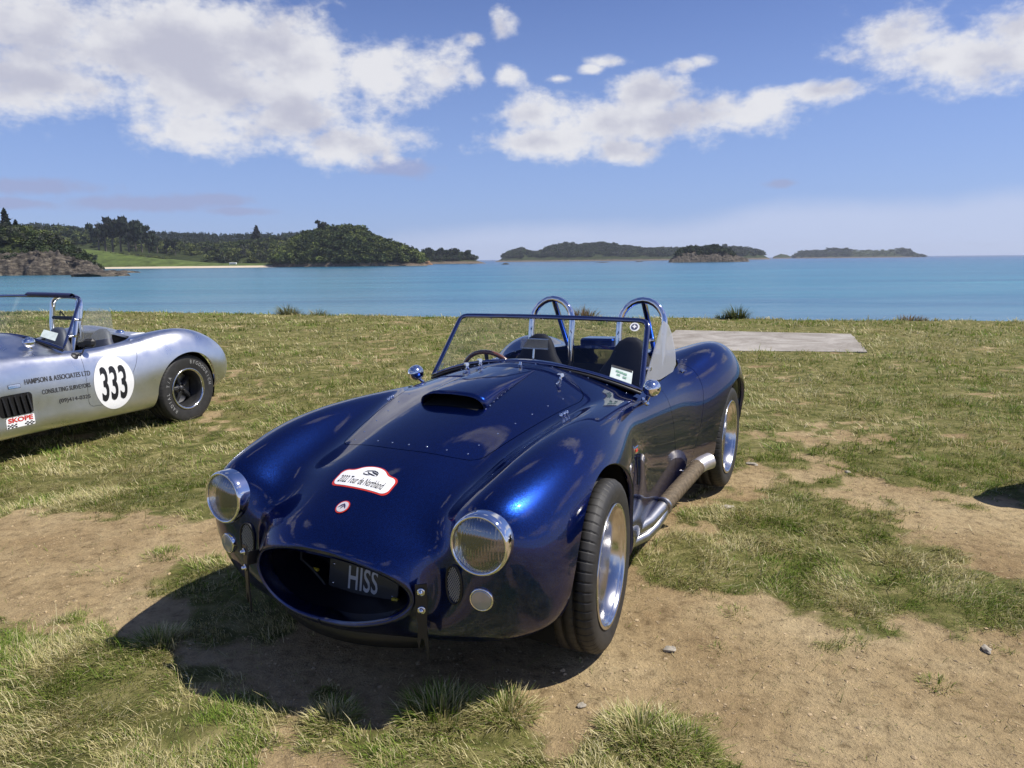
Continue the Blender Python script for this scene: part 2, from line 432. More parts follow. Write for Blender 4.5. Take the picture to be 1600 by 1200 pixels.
# ------------------------------------------------------------------ car body surface
# A net of points, rows from the mouth lip back to the tail, 11 columns from the
# centre line over the fender crest down to the belly; x forward, y left, z up (metres).
def planar(x, z0, y2, z2, y4, z4, y5, z5, y6, z6, y7, z7, y8, z8, zb=None, z1=None, z3=None, y3=None):
    zb = z8 - .0 if zb is None else zb
    z1 = z0 + (z2 - z0) * .26 if z1 is None else z1
    y3 = (y2 + y4) / 2 if y3 is None else y3
    z3 = (z2 * .45 + z4 * .55) if z3 is None else z3
    return [(x, 0, z0), (x, y2 * .5, z1), (x, y2, z2), (x, y3, z3), (x, y4, z4), (x, y5, z5), (x, y6, z6),
            (x, y7, z7), (x, y8, z8), (x, y8 * .55, zb), (x, 0, zb)]
BODY_ROWS = [
 [(.765,0,.528),(.762,.12,.520),(.745,.225,.493),(.722,.292,.460),(.705,.325,.430),(.700,.340,.400),(.703,.335,.370),(.715,.305,.338),(.735,.240,.308),(.758,.125,.283),(.765,0,.277)],
 [(.757,0,.542),(.753,.124,.535),(.735,.234,.507),(.710,.305,.472),(.692,.340,.436),(.688,.354,.401),(.692,.349,.366),(.706,.318,.328),(.729,.249,.294),(.754,.128,.268),(.761,0,.262)],
 [(.705,0,.590),(.700,.138,.582),(.678,.268,.553),(.645,.352,.520),(.630,.392,.470),(.628,.402,.420),(.634,.395,.365),(.655,.362,.305),(.68,.29,.260),(.71,.15,.235),(.72,0,.228)],
 [(.625,0,.635),(.620,.15,.626),(.598,.290,.592),(.595,.400,.578),(.625,.475,.570),(.638,.515,.490),(.632,.515,.400),(.628,.480,.305),(.630,.40,.235),(.645,.21,.212),(.65,0,.208)],
 [(.540,0,.680),(.535,.16,.668),(.525,.325,.630),(.568,.430,.655),(.612,.545,.682),(.612,.640,.590),(.590,.668,.440),(.568,.640,.310),(.55,.54,.215),(.56,.28,.200),(.56,0,.200)],
 [(.440,0,.722),(.438,.17,.710),(.440,.345,.668),(.470,.455,.712),(.488,.570,.748),(.490,.700,.655),(.475,.755,.480),(.455,.745,.320),(.44,.65,.225),(.45,.36,.200),(.45,0,.195)],
 planar(.320, .760, .36, .700, .575, .790, .722, .705, .782, .500, .770, .345, .690, .245, .20),
 planar(.170, .800, .37, .738, .585, .815, .735, .727, .792, .510, .784, .330, .740, .195),
 planar(.000, .838, .39, .775, .592, .830, .738, .738, .795, .520, .784, .330, .740, .180),
 planar(-.200, .876, .41, .812, .595, .833, .728, .738, .780, .520, .770, .330, .730, .175),
 planar(-.400, .908, .43, .842, .592, .828, .700, .738, .742, .530, .735, .330, .700, .170),
 planar(-.600, .935, .45, .858, .585, .820, .668, .740, .704, .530, .704, .330, .670, .170),
 planar(-.800, .960, .46, .862, .580, .812, .655, .740, .690, .530, .694, .330, .655, .170),
 planar(-1.050, .962, .47, .860, .580, .808, .655, .740, .694, .530, .700, .330, .655, .170),
 planar(-1.300, .955, .47, .858, .580, .808, .660, .742, .704, .530, .708, .330, .660, .170),
 planar(-1.550, .945, .45, .868, .585, .822, .672, .752, .722, .535, .724, .340, .670, .175),
 planar(-1.780, .930, .41, .880, .600, .856, .702, .785, .760, .560, .755, .350, .690, .180),
 planar(-2.000, .912, .37, .885, .628, .905, .745, .828, .805, .600, .795, .380, .725, .190),
 planar(-2.220, .890, .35, .868, .640, .932, .768, .858, .836, .640, .825, .410, .755, .210),
 planar(-2.420, .855, .34, .835, .635, .920, .765, .845, .838, .640, .826, .420, .760, .230),
 planar(-2.620, .808, .35, .785, .615, .868, .742, .790, .812, .600, .798, .410, .735, .260),
 planar(-2.820, .750, .36, .722, .580, .782, .695, .705, .752, .540, .735, .400, .660, .300),
 planar(-2.980, .690, .35, .660, .515, .678, .610, .620, .648, .500, .630, .400, .560, .330),
 planar(-3.080, .600, .29, .585, .410, .580, .475, .545, .505, .480, .486, .410, .440, .360, .345),
]

def cspline(P, per, axis0_mirror=False):
    """C2 natural cubic through the rows of P (n,k,...) sampled 'per' times an interval"""
    n = len(P); A = np.zeros((n, n)); B = np.zeros_like(P)
    A[0, 0] = A[-1, -1] = 1
    for i in range(1, n - 1):
        A[i, i - 1] = A[i, i + 1] = 1; A[i, i] = 4
        B[i] = 6 * (P[i - 1] - 2 * P[i] + P[i + 1])
    Mx = np.linalg.solve(A, B.reshape(n, -1)).reshape(P.shape)
    out = []
    for i in range(n - 1):
        for k in range(per):
            t = k / per; a = 1 - t
            out.append(a * P[i] + t * P[i + 1] + ((a ** 3 - a) * Mx[i] + (t ** 3 - t) * Mx[i + 1]) / 6)
    out.append(P[-1])
    return np.array(out)

PR, PC = 12, 10
def body_grid(rows, relax=6):
    R_ = np.array(rows, dtype=float)                                  # (n,11,3)
    mir = np.array([1, -1, 1.0])
    full = np.concatenate([R_[:, 3:0:-1] * mir, R_, R_[:, -2:-5:-1] * mir], 1)
    g = cspline(np.swapaxes(full, 0, 1).copy(), PC)                   # along columns
    g = np.swapaxes(g, 0, 1)[:, 3 * PC: 3 * PC + 10 * PC + 1]
    g = cspline(g, PR)
    for _ in range(relax):
        h = np.concatenate([g[:, 1:2] * mir, g, g[:, -2:-1] * mir], 1)
        lat = (h[:, :-2] + h[:, 2:] - 2 * g) * .25
        g2 = g + lat
        g2[1:-1] += (g[:-2] + g[2:] - 2 * g[1:-1]) * .25
        g2[0] = g[0]
        g = g2
    return g                                                          # (nr,101,3)

class Surf:
    """triangle/quad soup with normals, clip by scalar fields"""
    def __init__(s, V, N, F): s.V, s.N, s.F = V, N, F
    def clip(s, fn, keep=1, offset=0.0):
        g = fn(s.V) * keep - offset
        V = list(map(tuple, s.V)); N = list(map(tuple, s.N))
        F = []; cache = {}; edge = []
        gp = g > 0
        def cut(a, b):
            k = (a, b) if a < b else (b, a)
            if k in cache: return cache[k]
            a, b = k
            pa, pb = s.V[a], s.V[b]; ga, gb = g[a], g[b]
            t = ga / (ga - gb)
            for _ in range(3):
                pm = pa + (pb - pa) * t
                gm = float(fn(pm[None])[0]) * keep - offset
                if abs(gm) < 1e-6: break
                if (gm > 0) == (ga > 0):
                    t = t + (1 - t) * (gm / (gm - gb))
                else:
                    t = t * (ga / (ga - gm))
            pm = pa + (pb - pa) * t
            nm = s.N[a] + (s.N[b] - s.N[a]) * t
            V.append(tuple(pm)); N.append(tuple(nm / (np.linalg.norm(nm) + 1e-9)))
            cache[k] = len(V) - 1
            return cache[k]
        for f in s.F:
            k = [gp[i] for i in f]
            if all(k): F.append(f); continue
            if not any(k): continue
            poly = []; m = len(f)
            for i in range(m):
                a, b = f[i], f[(i + 1) % m]
                if gp[a]: poly.append(a)
                if gp[a] != gp[b]: poly.append(cut(a, b))
            if len(poly) >= 3: F.append(tuple(poly))
        # compact
        used = np.zeros(len(V), bool)
        for f in F: used[list(f)] = True
        idx = np.cumsum(used) - 1
        return Surf(np.array(V)[used], np.array(N)[used], [tuple(int(idx[i]) for i in f) for f in F])
    def boundary(s):
        cnt = {}
        for f in s.F:
            for i in range(len(f)):
                a, b = f[i], f[(i + 1) % len(f)]
                cnt[(a, b)] = cnt.get((a, b), 0) + 1
        return [(a, b) for (a, b) in cnt if (b, a) not in cnt]
    def mesh(s, name, flange=None, prof=None):
        """flange(V)-> per-vertex list of offset vectors (rings) or None; boundary edges are folded inward"""
        V = [tuple(v) for v in s.V]; N = [tuple(n) for n in s.N]; F = list(s.F)
        if flange is not None:
            be = s.boundary(); rings = {}; outw = {}
            for a, b in be:
                e_ = np.cross(s.V[b] - s.V[a], s.N[a])
                for i in (a, b): outw[i] = outw.get(i, 0) + e_
            for a, b in be:
                for i in (a, b):
                    if i in rings: continue
                    offs = flange(s.V[i], s.N[i])
                    if offs is None: rings[i] = None; continue
                    p = s.V[i]; r = [i]
                    if len(offs) == 2:
                        o_ = outw[i] / (np.linalg.norm(outw[i]) + 1e-9)
                        V.append(tuple(p)); N.append(tuple(o_)); r = [len(V) - 1]
                        offs = [(offs[0][0], o_), (offs[1][0], o_)]
                    for (o, nn) in offs:
                        V.append(tuple(p + o)); N.append(tuple(nn)); r.append(len(V) - 1)
                    rings[i] = r
            for a, b in be:
                ra, rb = rings[a], rings[b]
                if ra is None or rb is None: continue
                for k in range(min(len(ra), len(rb)) - 1):
                    F.append((rb[k], ra[k], ra[k + 1], rb[k + 1]))
        me = D.meshes.new(name)
        me.from_pydata(V, [], F)
        me.polygons.foreach_set('use_smooth', np.ones(len(F), bool))
        me.update()
        me.normals_split_custom_set_from_vertices(N)
        return me

def grid_surf(g):
    nr, nc, _ = g.shape
    # mirrored full width: columns -100..100
    full = np.concatenate([g[:, :0:-1] * np.array([1, -1, 1.0]), g], 1)
    nc2 = full.shape[1]
    du = np.gradient(full, axis=0); dv = np.gradient(full, axis=1)
    n = np.cross(dv, du); n /= np.linalg.norm(n, axis=2, keepdims=True) + 1e-12
    if n[nr // 2, nc2 // 2, 2] < 0: n = -n
    V = full.reshape(-1, 3); N = n.reshape(-1, 3)
    i = np.arange(nr - 1)[:, None] * nc2 + np.arange(nc2 - 1)[None]
    F = np.stack([i, i + 1, i + nc2 + 1, i + nc2], -1).reshape(-1, 4)
    # orientation
    a, b, c = V[F[0, 0]], V[F[0, 1]], V[F[0, 3]]
    k = (nr // 2) * (nc2 - 1) + (nc2 - 1) // 2
    a, b, c = V[F[k, 0]], V[F[k, 1]], V[F[k, 3]]
    if np.cross(b - a, c - a)[2] < 0: F = F[:, ::-1]
    return Surf(V.copy(), N.copy(), [tuple(map(int, f)) for f in F])

# ------------------------------------------------------------------ the cars
def fld_box(V, ax, c, h, r):
    """rounded rectangle: negative inside; ax = two axes, c centre, h half sizes, r corner radius"""
    q0 = np.abs(V[:, ax[0]] - c[0]) - (h[0] - r); q1 = np.abs(V[:, ax[1]] - c[1]) - (h[1] - r)
    return np.hypot(np.maximum(q0, 0), np.maximum(q1, 0)) + np.minimum(np.maximum(q0, q1), 0) - r

SL = 1.0
def fld_arch(V, cx, cz, r, side=0):
    x = V[:, 0] - cx; z = V[:, 2] - cz
    up = np.hypot(x, z) - r
    dn = np.abs(x) - (r + np.where(x > 0, .22 * SL, .02) * (-z))
    d = np.where(z >= 0, up, dn)
    return np.where(np.abs(V[:, 1]) > .44, d, 1.0)

def fld_hood(V):
    x = V[:, 0]; y = np.abs(V[:, 1])
    xf, xb = .285 + .0 * x, -.665
    w = .322 + np.clip(.24 - x, 0, 2) * .19
    xf = .215 + .085 * (1 - (y / .33) ** 2)                # front edge bows forward
    xb = -.62 - .11 * (1 - (y / .5) ** 2)
    r = np.where(x > -.2, .035, .20)
    a = np.where(x > -.2, x - xf, xb - x); b = (y - w)
    q0 = a + r; q1 = b + r
    d = np.hypot(np.maximum(q0, 0), np.maximum(q1, 0)) + np.minimum(np.maximum(q0, q1), 0) - r
    return np.where(V[:, 2] > .6, d, 1.0)

def fld_cockpit(V):
    x = V[:, 0]; y = np.abs(V[:, 1])
    xf = -.895 - .06 * np.clip(y / .6, 0, 1) ** 2
    xb = -1.93 + .12 * np.clip(y / .6, 0, 1) ** 4
    w = .575 + 0 * x
    r = .12
    a = np.where(x > -1.4, x - xf, xb - x); b = y - w
    q0 = a + r; q1 = b + r
    d = np.hypot(np.maximum(q0, 0), np.maximum(q1, 0)) + np.minimum(np.maximum(q0, q1), 0) - r
    return np.where(V[:, 2] > .6, d, 1.0)

def fld_door(V, s=1):
    x = V[:, 0]; z = V[:, 2]
    a = x + 1.215
    b = (-1.75 + .24 * np.clip((.74 - z) / .4, 0, 1) ** 1.4) - x        # rear edge sweeps forward going down
    c = .31 - z
    r = .05
    h = np.maximum(a, b)
    q0 = h + r; q1 = c + r
    d = np.hypot(np.maximum(q0, 0), np.maximum(q1, 0)) + np.minimum(np.maximum(q0, q1), 0) - r
    return np.where(V[:, 1] * s > .5, d, 1.0)

BODY = grid_surf(body_grid(BODY_ROWS))
BVH = BVHTree.FromPolygons([Vector(v) for v in BODY.V], BODY.F)

def top_z(x, y):
    h = BVH.ray_cast(Vector((x, y, 3)), Vector((0, 0, -1)))
    return (h[0], h[1]) if h[0] is not None else (Vector((x, y, .8)), Vector((0, 0, 1)))
def side_y(x, z, s=1):
    h = BVH.ray_cast(Vector((x, 3 * s, z)), Vector((0, -s, 0)))
    return (h[0], h[1]) if h[0] is not None else (Vector((x, .7 * s, z)), Vector((0, s, 0)))
def front_x(y, z):
    h = BVH.ray_cast(Vector((3, y, z)), Vector((-1, 0, 0)))
    return (h[0], h[1]) if h[0] is not None else (Vector((.6, y, z)), Vector((1, 0, 0)))

def text_verts(s, size=1.0, sx=1.0, bold=0.0, spacing=1.0, align='CENTER', sub=0):
    cu = D.curves.new('txt', 'FONT'); cu.body = s; cu.size = size; cu.align_x = align
    cu.offset = bold; cu.space_character = spacing; cu.resolution_u = 4; cu.fill_mode = 'FRONT'
    o = D.objects.new('txt', cu); col.objects.link(o)
    bpy.context.view_layer.update()
    me = D.meshes.new_from_object(o.evaluated_get(bpy.context.evaluated_depsgraph_get()))
    D.objects.remove(o); D.curves.remove(cu)
    import bmesh
    bm = bmesh.new(); bm.from_mesh(me); bmesh.ops.triangulate(bm, faces=bm.faces)
    for _ in range(sub):
        bmesh.ops.subdivide_edges(bm, edges=[e for e in bm.edges if e.calc_length() > size * .12], cuts=1)
        bmesh.ops.triangulate(bm, faces=bm.faces)
    V = [(v.co.x * sx, v.co.y) for v in bm.verts]; F = [tuple(v.index for v in f.verts) for f in bm.faces]
    bm.free(); D.meshes.remove(me)
    return V, F

def decal_text(name, s, place, mat, parent, **kw):
    """place(u, v) -> point on the surface"""
    V, F = text_verts(s, **kw)
    P = [place(u, v) for u, v in V]
    me = D.meshes.new(name); me.from_pydata([tuple(p) for p in P], [], F); me.update()
    return link(name, me, mat, parent)

def decal_surf(name, fn, mat, parent, off=.0015, base=None, N=None):
    s = (base or BODY).clip(lambda V: -fn(V))
    s = Surf(s.V + s.N * off, s.N, s.F)
    return link(name, s.mesh(name), mat, parent)

def place_obj(name, me, mat, parent, M_):
    o = link(name, me, None, parent)
    if mat is not None and not me.materials: me.materials.append(mat)
    o.matrix_local = M_
    return o

def body_shell(paint_mat, root, hood=True, rear_r=.385, front_r=.392, cockpit=fld_cockpit):
    gap = .0018
    FA = lambda V: fld_arch(V, 0, .315, front_r)
    RA = lambda V: fld_arch(V, -2.286, .325, rear_r)
    s = BODY.clip(FA).clip(RA).clip(cockpit)
    for sd in (1, -1):
        s = s.clip(lambda V: fld_door(V, sd), 1, gap)
    s = s.clip(fld_hood, 1, gap)
    def fl(p, n):
        x, y, z = p
        if x > .69 and z < .6:
            c = Vector((x, 0, .40)); d = np.array([0, -y, .40 - z]); d = d / (np.linalg.norm(d) + 1e-6)
            return [(np.array([.006, 0, 0]) + d * .006, (.8, *(d[1:] * .6))), (np.array([.004, 0, 0]) + d * .016, (.2, *d[1:])),
                    (np.array([-.05, 0, 0]) + d * .020, (0, *d[1:]))]
        if x < -3.0: return None
        sg = 1 if y > 0 else -1
        P = np.array([p])
        if abs(FA(P)[0]) < .004 or abs(RA(P)[0]) < .004:
            cx = 0 if x > -1 else -2.286
            r = np.array([cx - x, 0, max(.3 - z, -1)]); r /= np.linalg.norm(r) + 1e-6
            return [(-n * .006 + r * .002, tuple(n * .6 + r * .8)), (np.array([0, -sg * .022, 0]) + r * .001, tuple(r)),
                    (np.array([0, -sg * .030, 0]) - r * .014, (0, -sg, 0))]
        return [(-n * .010, tuple(n)), (-n * .02, tuple(n))]
    body = link('body', s.mesh('body', fl), paint_mat, root)
    h = BODY.clip(fld_hood, -1, gap)
    fl2 = lambda p, n: [(-n * .010, tuple(n)), (-n * .02, tuple(n))]
    hood_o = link('hood', h.mesh('hood', fl2), paint_mat, root)
    doors = []
    for sd in (1, -1):
        d = BODY.clip(lambda V: fld_door(V, sd), -1, gap).clip(cockpit)
        doors.append(link('door', d.mesh('door', fl2), paint_mat, root))
    # wheel wells, cockpit tub, and dark sheets added as shade behind the shut lines
    for cx, cz, r in ((0, .315, front_r), (-2.286, .325, rear_r)):
        for sd in (1, -1):
            b = MB(); n = 28
            ring = []
            for k in range(n + 1):
                a = math.pi * (-.12 + 1.24 * k / n)
                ring.append((cx + math.cos(a) * (r + .022), cz + math.sin(a) * (r + .022)))
            ys = [.40 * sd, (.765 if cx == 0 else .79) * sd - .05 * sd]
            v = [(x, y, z) for y in ys for (x, z) in ring]
            b.add(v, [(i, i + 1, n + 2 + i, n + 1 + i) for i in range(n)], True)
            b.add([(x, ys[0], z) for x, z in ring], [tuple(range(n + 1))], False)
            b.build('wheel_arch_liner', M['matt_black'], root)
    b = MB()
    L = [(-.93, .60), (-1.93, .60), (-1.93, -.60), (-.93, -.60)]
    v = [(x, y, .24) for x, y in L] + [(x, y, .80) for x, y in L]
    b.add(v, [(0, 1, 2, 3)] + [(i, (i + 1) % 4, 4 + (i + 1) % 4, 4 + i) for i in (0, 1, 2)], False)
    b.build('cockpit_tub', M['matt_black'], root)
    # black sheet added under the hood, standing for the shade in its shut line
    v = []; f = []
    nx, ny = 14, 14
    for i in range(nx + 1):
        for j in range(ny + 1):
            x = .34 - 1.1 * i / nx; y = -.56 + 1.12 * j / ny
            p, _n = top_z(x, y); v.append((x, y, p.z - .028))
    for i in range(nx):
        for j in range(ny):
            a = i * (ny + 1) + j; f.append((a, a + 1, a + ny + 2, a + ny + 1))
    me = mesh_np('hood_gap_shade', v, f); link('hood_gap_shade', me, M['matt_black'], root)
    for sd in (1, -1):  # black sheet added behind each door as the shade in its gap
        v = []; f = []
        for i in range(11):
            for j in range(9):
                x = -.93 - .75 * i / 10; z = .25 + .50 * j / 8
                p, _n = side_y(x, z, sd); v.append((x, p.y - .03 * sd, z))
        for i in range(10):
            for j in range(8):
                a = i * 9 + j; f.append((a, a + 1, a + 10, a + 9))
        link('door_gap_shade', mesh_np('door_gap_shade', v, f), M['matt_black'], root)
    return body, hood_o, doors

def tyre_mesh(R, w, rim, tread=True, n=58):
    """tyre turned about local X; outer face towards +X"""
    h = w / 2
    prof = [(rim, -h * .86), (rim + .012, -h * .93), ((R + rim) / 2 + .005, -h * 1.03), (R - .022, -h * .98), (R - .010, -h * .91), (R - .003, -h * .80)]
    gro = []
    xs = np.linspace(-.80, .80, 5)
    for a, b in zip(xs[:-1], xs[1:]):
        gw = .03
        gro += [(R, h * (a + gw)), (R + .001, h * (a + b) / 2), (R, h * (b - gw)), (R - .008, h * (b - gw * .8)), (R - .008, h * (b + gw * .8))]
    gro = gro[:-2]
    prof += gro + [(R - .003, h * .80), (R - .010, h * .91), (R - .022, h * .98), (R - .032, h * 1.0), ((R + rim) / 2 + .005, h * 1.03), (rim + .018, h * .955), (rim + .014, h * .95), (rim + .010, h * .93), (rim, h * .86)]
    v = []; f = []; m = 10 * n
    for i, (r, x) in enumerate(prof):
        for k in range(m):
            an = 2 * math.pi * (k + 2.6 * x / h) / m
            rr = r
            if tread and r > R - .012 and abs(x) < h * .97 and abs(x) > h * .22 and k % 10 == 0: rr = r - .005
            v.append((x, math.cos(an) * rr, math.sin(an) * rr))
    for i in range(len(prof) - 1):
        for k in range(m):
            a = i * m + k; b = i * m + (k + 1) % m
            f.append((a, b, b + m, a + m))
    return mesh_np('tyre', v, np.array(f))

def wheel_parts(root, pos, s, R, w, rim, style, mats, steer=0.0):
    """wheel: tyre, rim (> spokes, hub, nuts)"""
    a_ = rad(steer)
    Mw = frame_mat(pos, (-s * math.sin(a_), s * math.cos(a_), 0))
    t = place_obj('tyre', mats['tyre_mesh'], M['rubber'], root, Mw)
    h = w / 2
    r = link('rim', mats['rim_mesh'], None, root); r.matrix_local = Mw
    if not mats['rim_mesh'].materials: mats['rim_mesh'].materials.append(mats['rim'])
    n = mats['n']
    for k in range(n):
        sp = link('spoke', mats['spoke_mesh'], None, r)
        if not mats['spoke_mesh'].materials: mats['spoke_mesh'].materials.append(mats['spoke'])
        sp.matrix_local = Matrix.Rotation(2 * math.pi * k / n + .3, 4, 'X')
    hb = link('hub', mats['hub_mesh'], None, r)
    if not mats['hub_mesh'].materials: mats['hub_mesh'].materials.append(mats['spoke'])
    if 'lip_mesh' in mats:
        lp = link('rim_lip', mats['lip_mesh'], None, r)
        if not mats['lip_mesh'].materials: mats['lip_mesh'].materials.append(M['alloy'])
    d = link('brake_disc', mats['disc_mesh'], None, r)
    if not mats['disc_mesh'].materials: mats['disc_mesh'].materials.append(M['steel'])
    return t, r

def wheel_meshes(R, w, rim, style):
    h = w / 2; d = {}
    d['tyre_mesh'] = tyre_mesh(R, w, rim)
    b = MB()
    dish = -.25 * h if style == 'blue' else -.15 * h
    b.lathe([(rim + .002, h * .88), (rim + .006, h * .97), (rim + .001, h * 1.0), (rim - .008, h * .98), (rim - .010, h * .90),
             (rim - .014, h * .84), (rim - .020, h * .80), (rim - .022, h * .4), (rim - .030, h * .1), (rim - .032, -h * .8), (rim, -h * .9)], 64)
    d['rim_mesh'] = b.mesh('rim')
    if style == 'silver':
        d['lip_mesh'] = MB().lathe([(rim + .003, h * .89), (rim + .008, h * .975), (rim + .001, h * 1.008), (rim - .014, h * .985), (rim - .018, h * .86)], 64).mesh('rim_lip')
    b = MB()
    x0 = h * (.12 if style == 'blue' else .05)
    r0, r1 = .045, rim - .022
    if style == 'blue':
        P = [(r0, .030, x0 + .01), (r0 + .05, .022, x0 + .005), (r1 - .03, .028, x0 - .004), (r1, .044, x0 - .01)]
    else:
        P = [(r0, .022, x0 + .015), (r0 + .05, .018, x0 + .01), (r1 - .02, .020, x0 - .01), (r1, .03, x0 - .02)]
    v = []
    for (r, hw, x) in P:
        v += [(x, -hw, r), (x + .008, -hw * .6, r), (x + .008, hw * .6, r), (x, hw, r), (x - .03, hw, r), (x - .03, -hw, r)]
    f = []
    for i in range(3):
        for k in range(6):
            a = i * 6 + k; c = i * 6 + (k + 1) % 6
            f.append((a, c, c + 6, a + 6))
    f += [tuple(range(6))[::-1], tuple(range(18, 24))]
    b.add(v, f, False)
    d['spoke_mesh'] = b.mesh('spoke')
    b = MB()
    b.lathe([(0, x0 + .035), (.018, x0 + .034), (.026, x0 + .028), (.028, x0 + .012), (.055, x0 + .012), (.064, x0 + .004), (.066, x0 - .04)], 32)
    for k in range(5):
        a = 2 * math.pi * k / 5 + .6
        b.lathe([(0, .016), (.007, .015), (.009, 0)], 6, Matrix.Translation((x0 + .012, math.cos(a) * .043, math.sin(a) * .043)))
    d['hub_mesh'] = b.mesh('hub')
    b = MB()
    b.lathe([(.06, -h * .25), (.16, -h * .25), (.16, -h * .37), (.06, -h * .37)], 40, smooth=False)
    b.lathe([(0, -h * .5), (rim - .032, -h * .5)], 24)
    d['disc_mesh'] = b.mesh('brake_disc')
    return d

def wind_pt(s, t, dx=0.0, dz=0.0):
    """point of the windscreen: s across (-1..1), t up (0..1)"""
    k = 1 - abs(s) ** 2.2
    yb, yt = .603, .558
    y = s * (yb + (yt - yb) * t)
    x = -.915 - .247 * t + (.098 * (1 - t) + .055 * t) * k
    zb = .838 + .122 * (1 - abs(s) ** 2.1); zt = 1.155 + dz + .010 * k
    return Vector((x + dx, y, zb + (zt - zb) * t))

def windscreen(root, frame_mat_, dx=0.0, dz=0.0, glass=True):
    path = []
    for k in range(25): path.append(wind_pt(-1 + 2 * k / 24, 0, dx, dz))
    rr = .10
    for k in range(1, 9): path.append(wind_pt(1, k / 8 * (1 - rr * 1.3), dx, dz))
    a, b_, c = wind_pt(1, 1 - rr, dx, dz), wind_pt(1, 1, dx, dz), wind_pt(1 - .09, 1, dx, dz)
    for k in range(1, 6):
        t = k / 6; path.append(a * (1 - t) ** 2 + b_ * 2 * t * (1 - t) + c * t * t)
    for k in range(21): path.append(wind_pt((1 - .09) * (1 - 2 * k / 20), 1, dx, dz))
    half = [Vector((p.x, -p.y, p.z)) for p in path[25:38]][::-1]
    path += half
    b = MB(); b.tube(path, .0115, 8, closed=True, flat=(1.25, .8))
    fr = b.build('windscreen_frame', frame_mat_, root)
    v = []; f = []; ns, nt_ = 24, 8
    for i in range(ns + 1):
        for j in range(nt_ + 1):
            s = -1 + 2 * i / ns
            t = j / nt_
            p = wind_pt(s * (.985 if j == nt_ else 1), t, dx, dz); v.append(p)
    for i in range(ns):
        for j in range(nt_):
            q = i * (nt_ + 1) + j; f.append((q, q + 1, q + nt_ + 2, q + nt_ + 1))
    g = link('windscreen_glass', mesh_np('windscreen_glass', v, f), M['glass'], root)
    b = MB(); b.tube([wind_pt(-1 + 2 * k / 24, 0, dx, dz) + Vector((.006, 0, -.016)) for k in range(25)], .010, 8, flat=(1.6, 1))
    b.build('windscreen_seal', M['black'], root)
    return fr

def seat_mesh():
    b = MB(); n = 14
    # back rest: shield outline, thick cushion, rounded head rest
    outl = []
    for k in range(n + 1):
        a = math.pi * k / n
        outl.append((math.cos(a), math.sin(a)))
    prof = []
    for zz, hw in ((.0, .19), (.12, .215), (.24, .225), (.34, .215), (.42, .17), (.48, .125), (.54, .10), (.58, .075), (.605, .03)):
        prof.append((zz, hw))
    v = []; f = []; m = 12
    for i, (zz, hw) in enumerate(prof):
        th = .055 * (1 - (zz / .66) ** 3) + .012
        for k in range(m):
            a = 2 * math.pi * k / m
            cx = math.copysign(abs(math.cos(a)) ** .55, math.cos(a)); cy = math.copysign(abs(math.sin(a)) ** .7, math.sin(a))
            v.append((cy * th - zz * .22, cx * hw, zz))
    for i in range(len(prof) - 1):
        for k in range(m):
            f.append((i * m + k, i * m + (k + 1) % m, (i + 1) * m + (k + 1) % m, (i + 1) * m + k))
    f.append(tuple(range((len(prof) - 1) * m, len(prof) * m)))
    b.add(v, f, True)
    return b.mesh('seat_back')

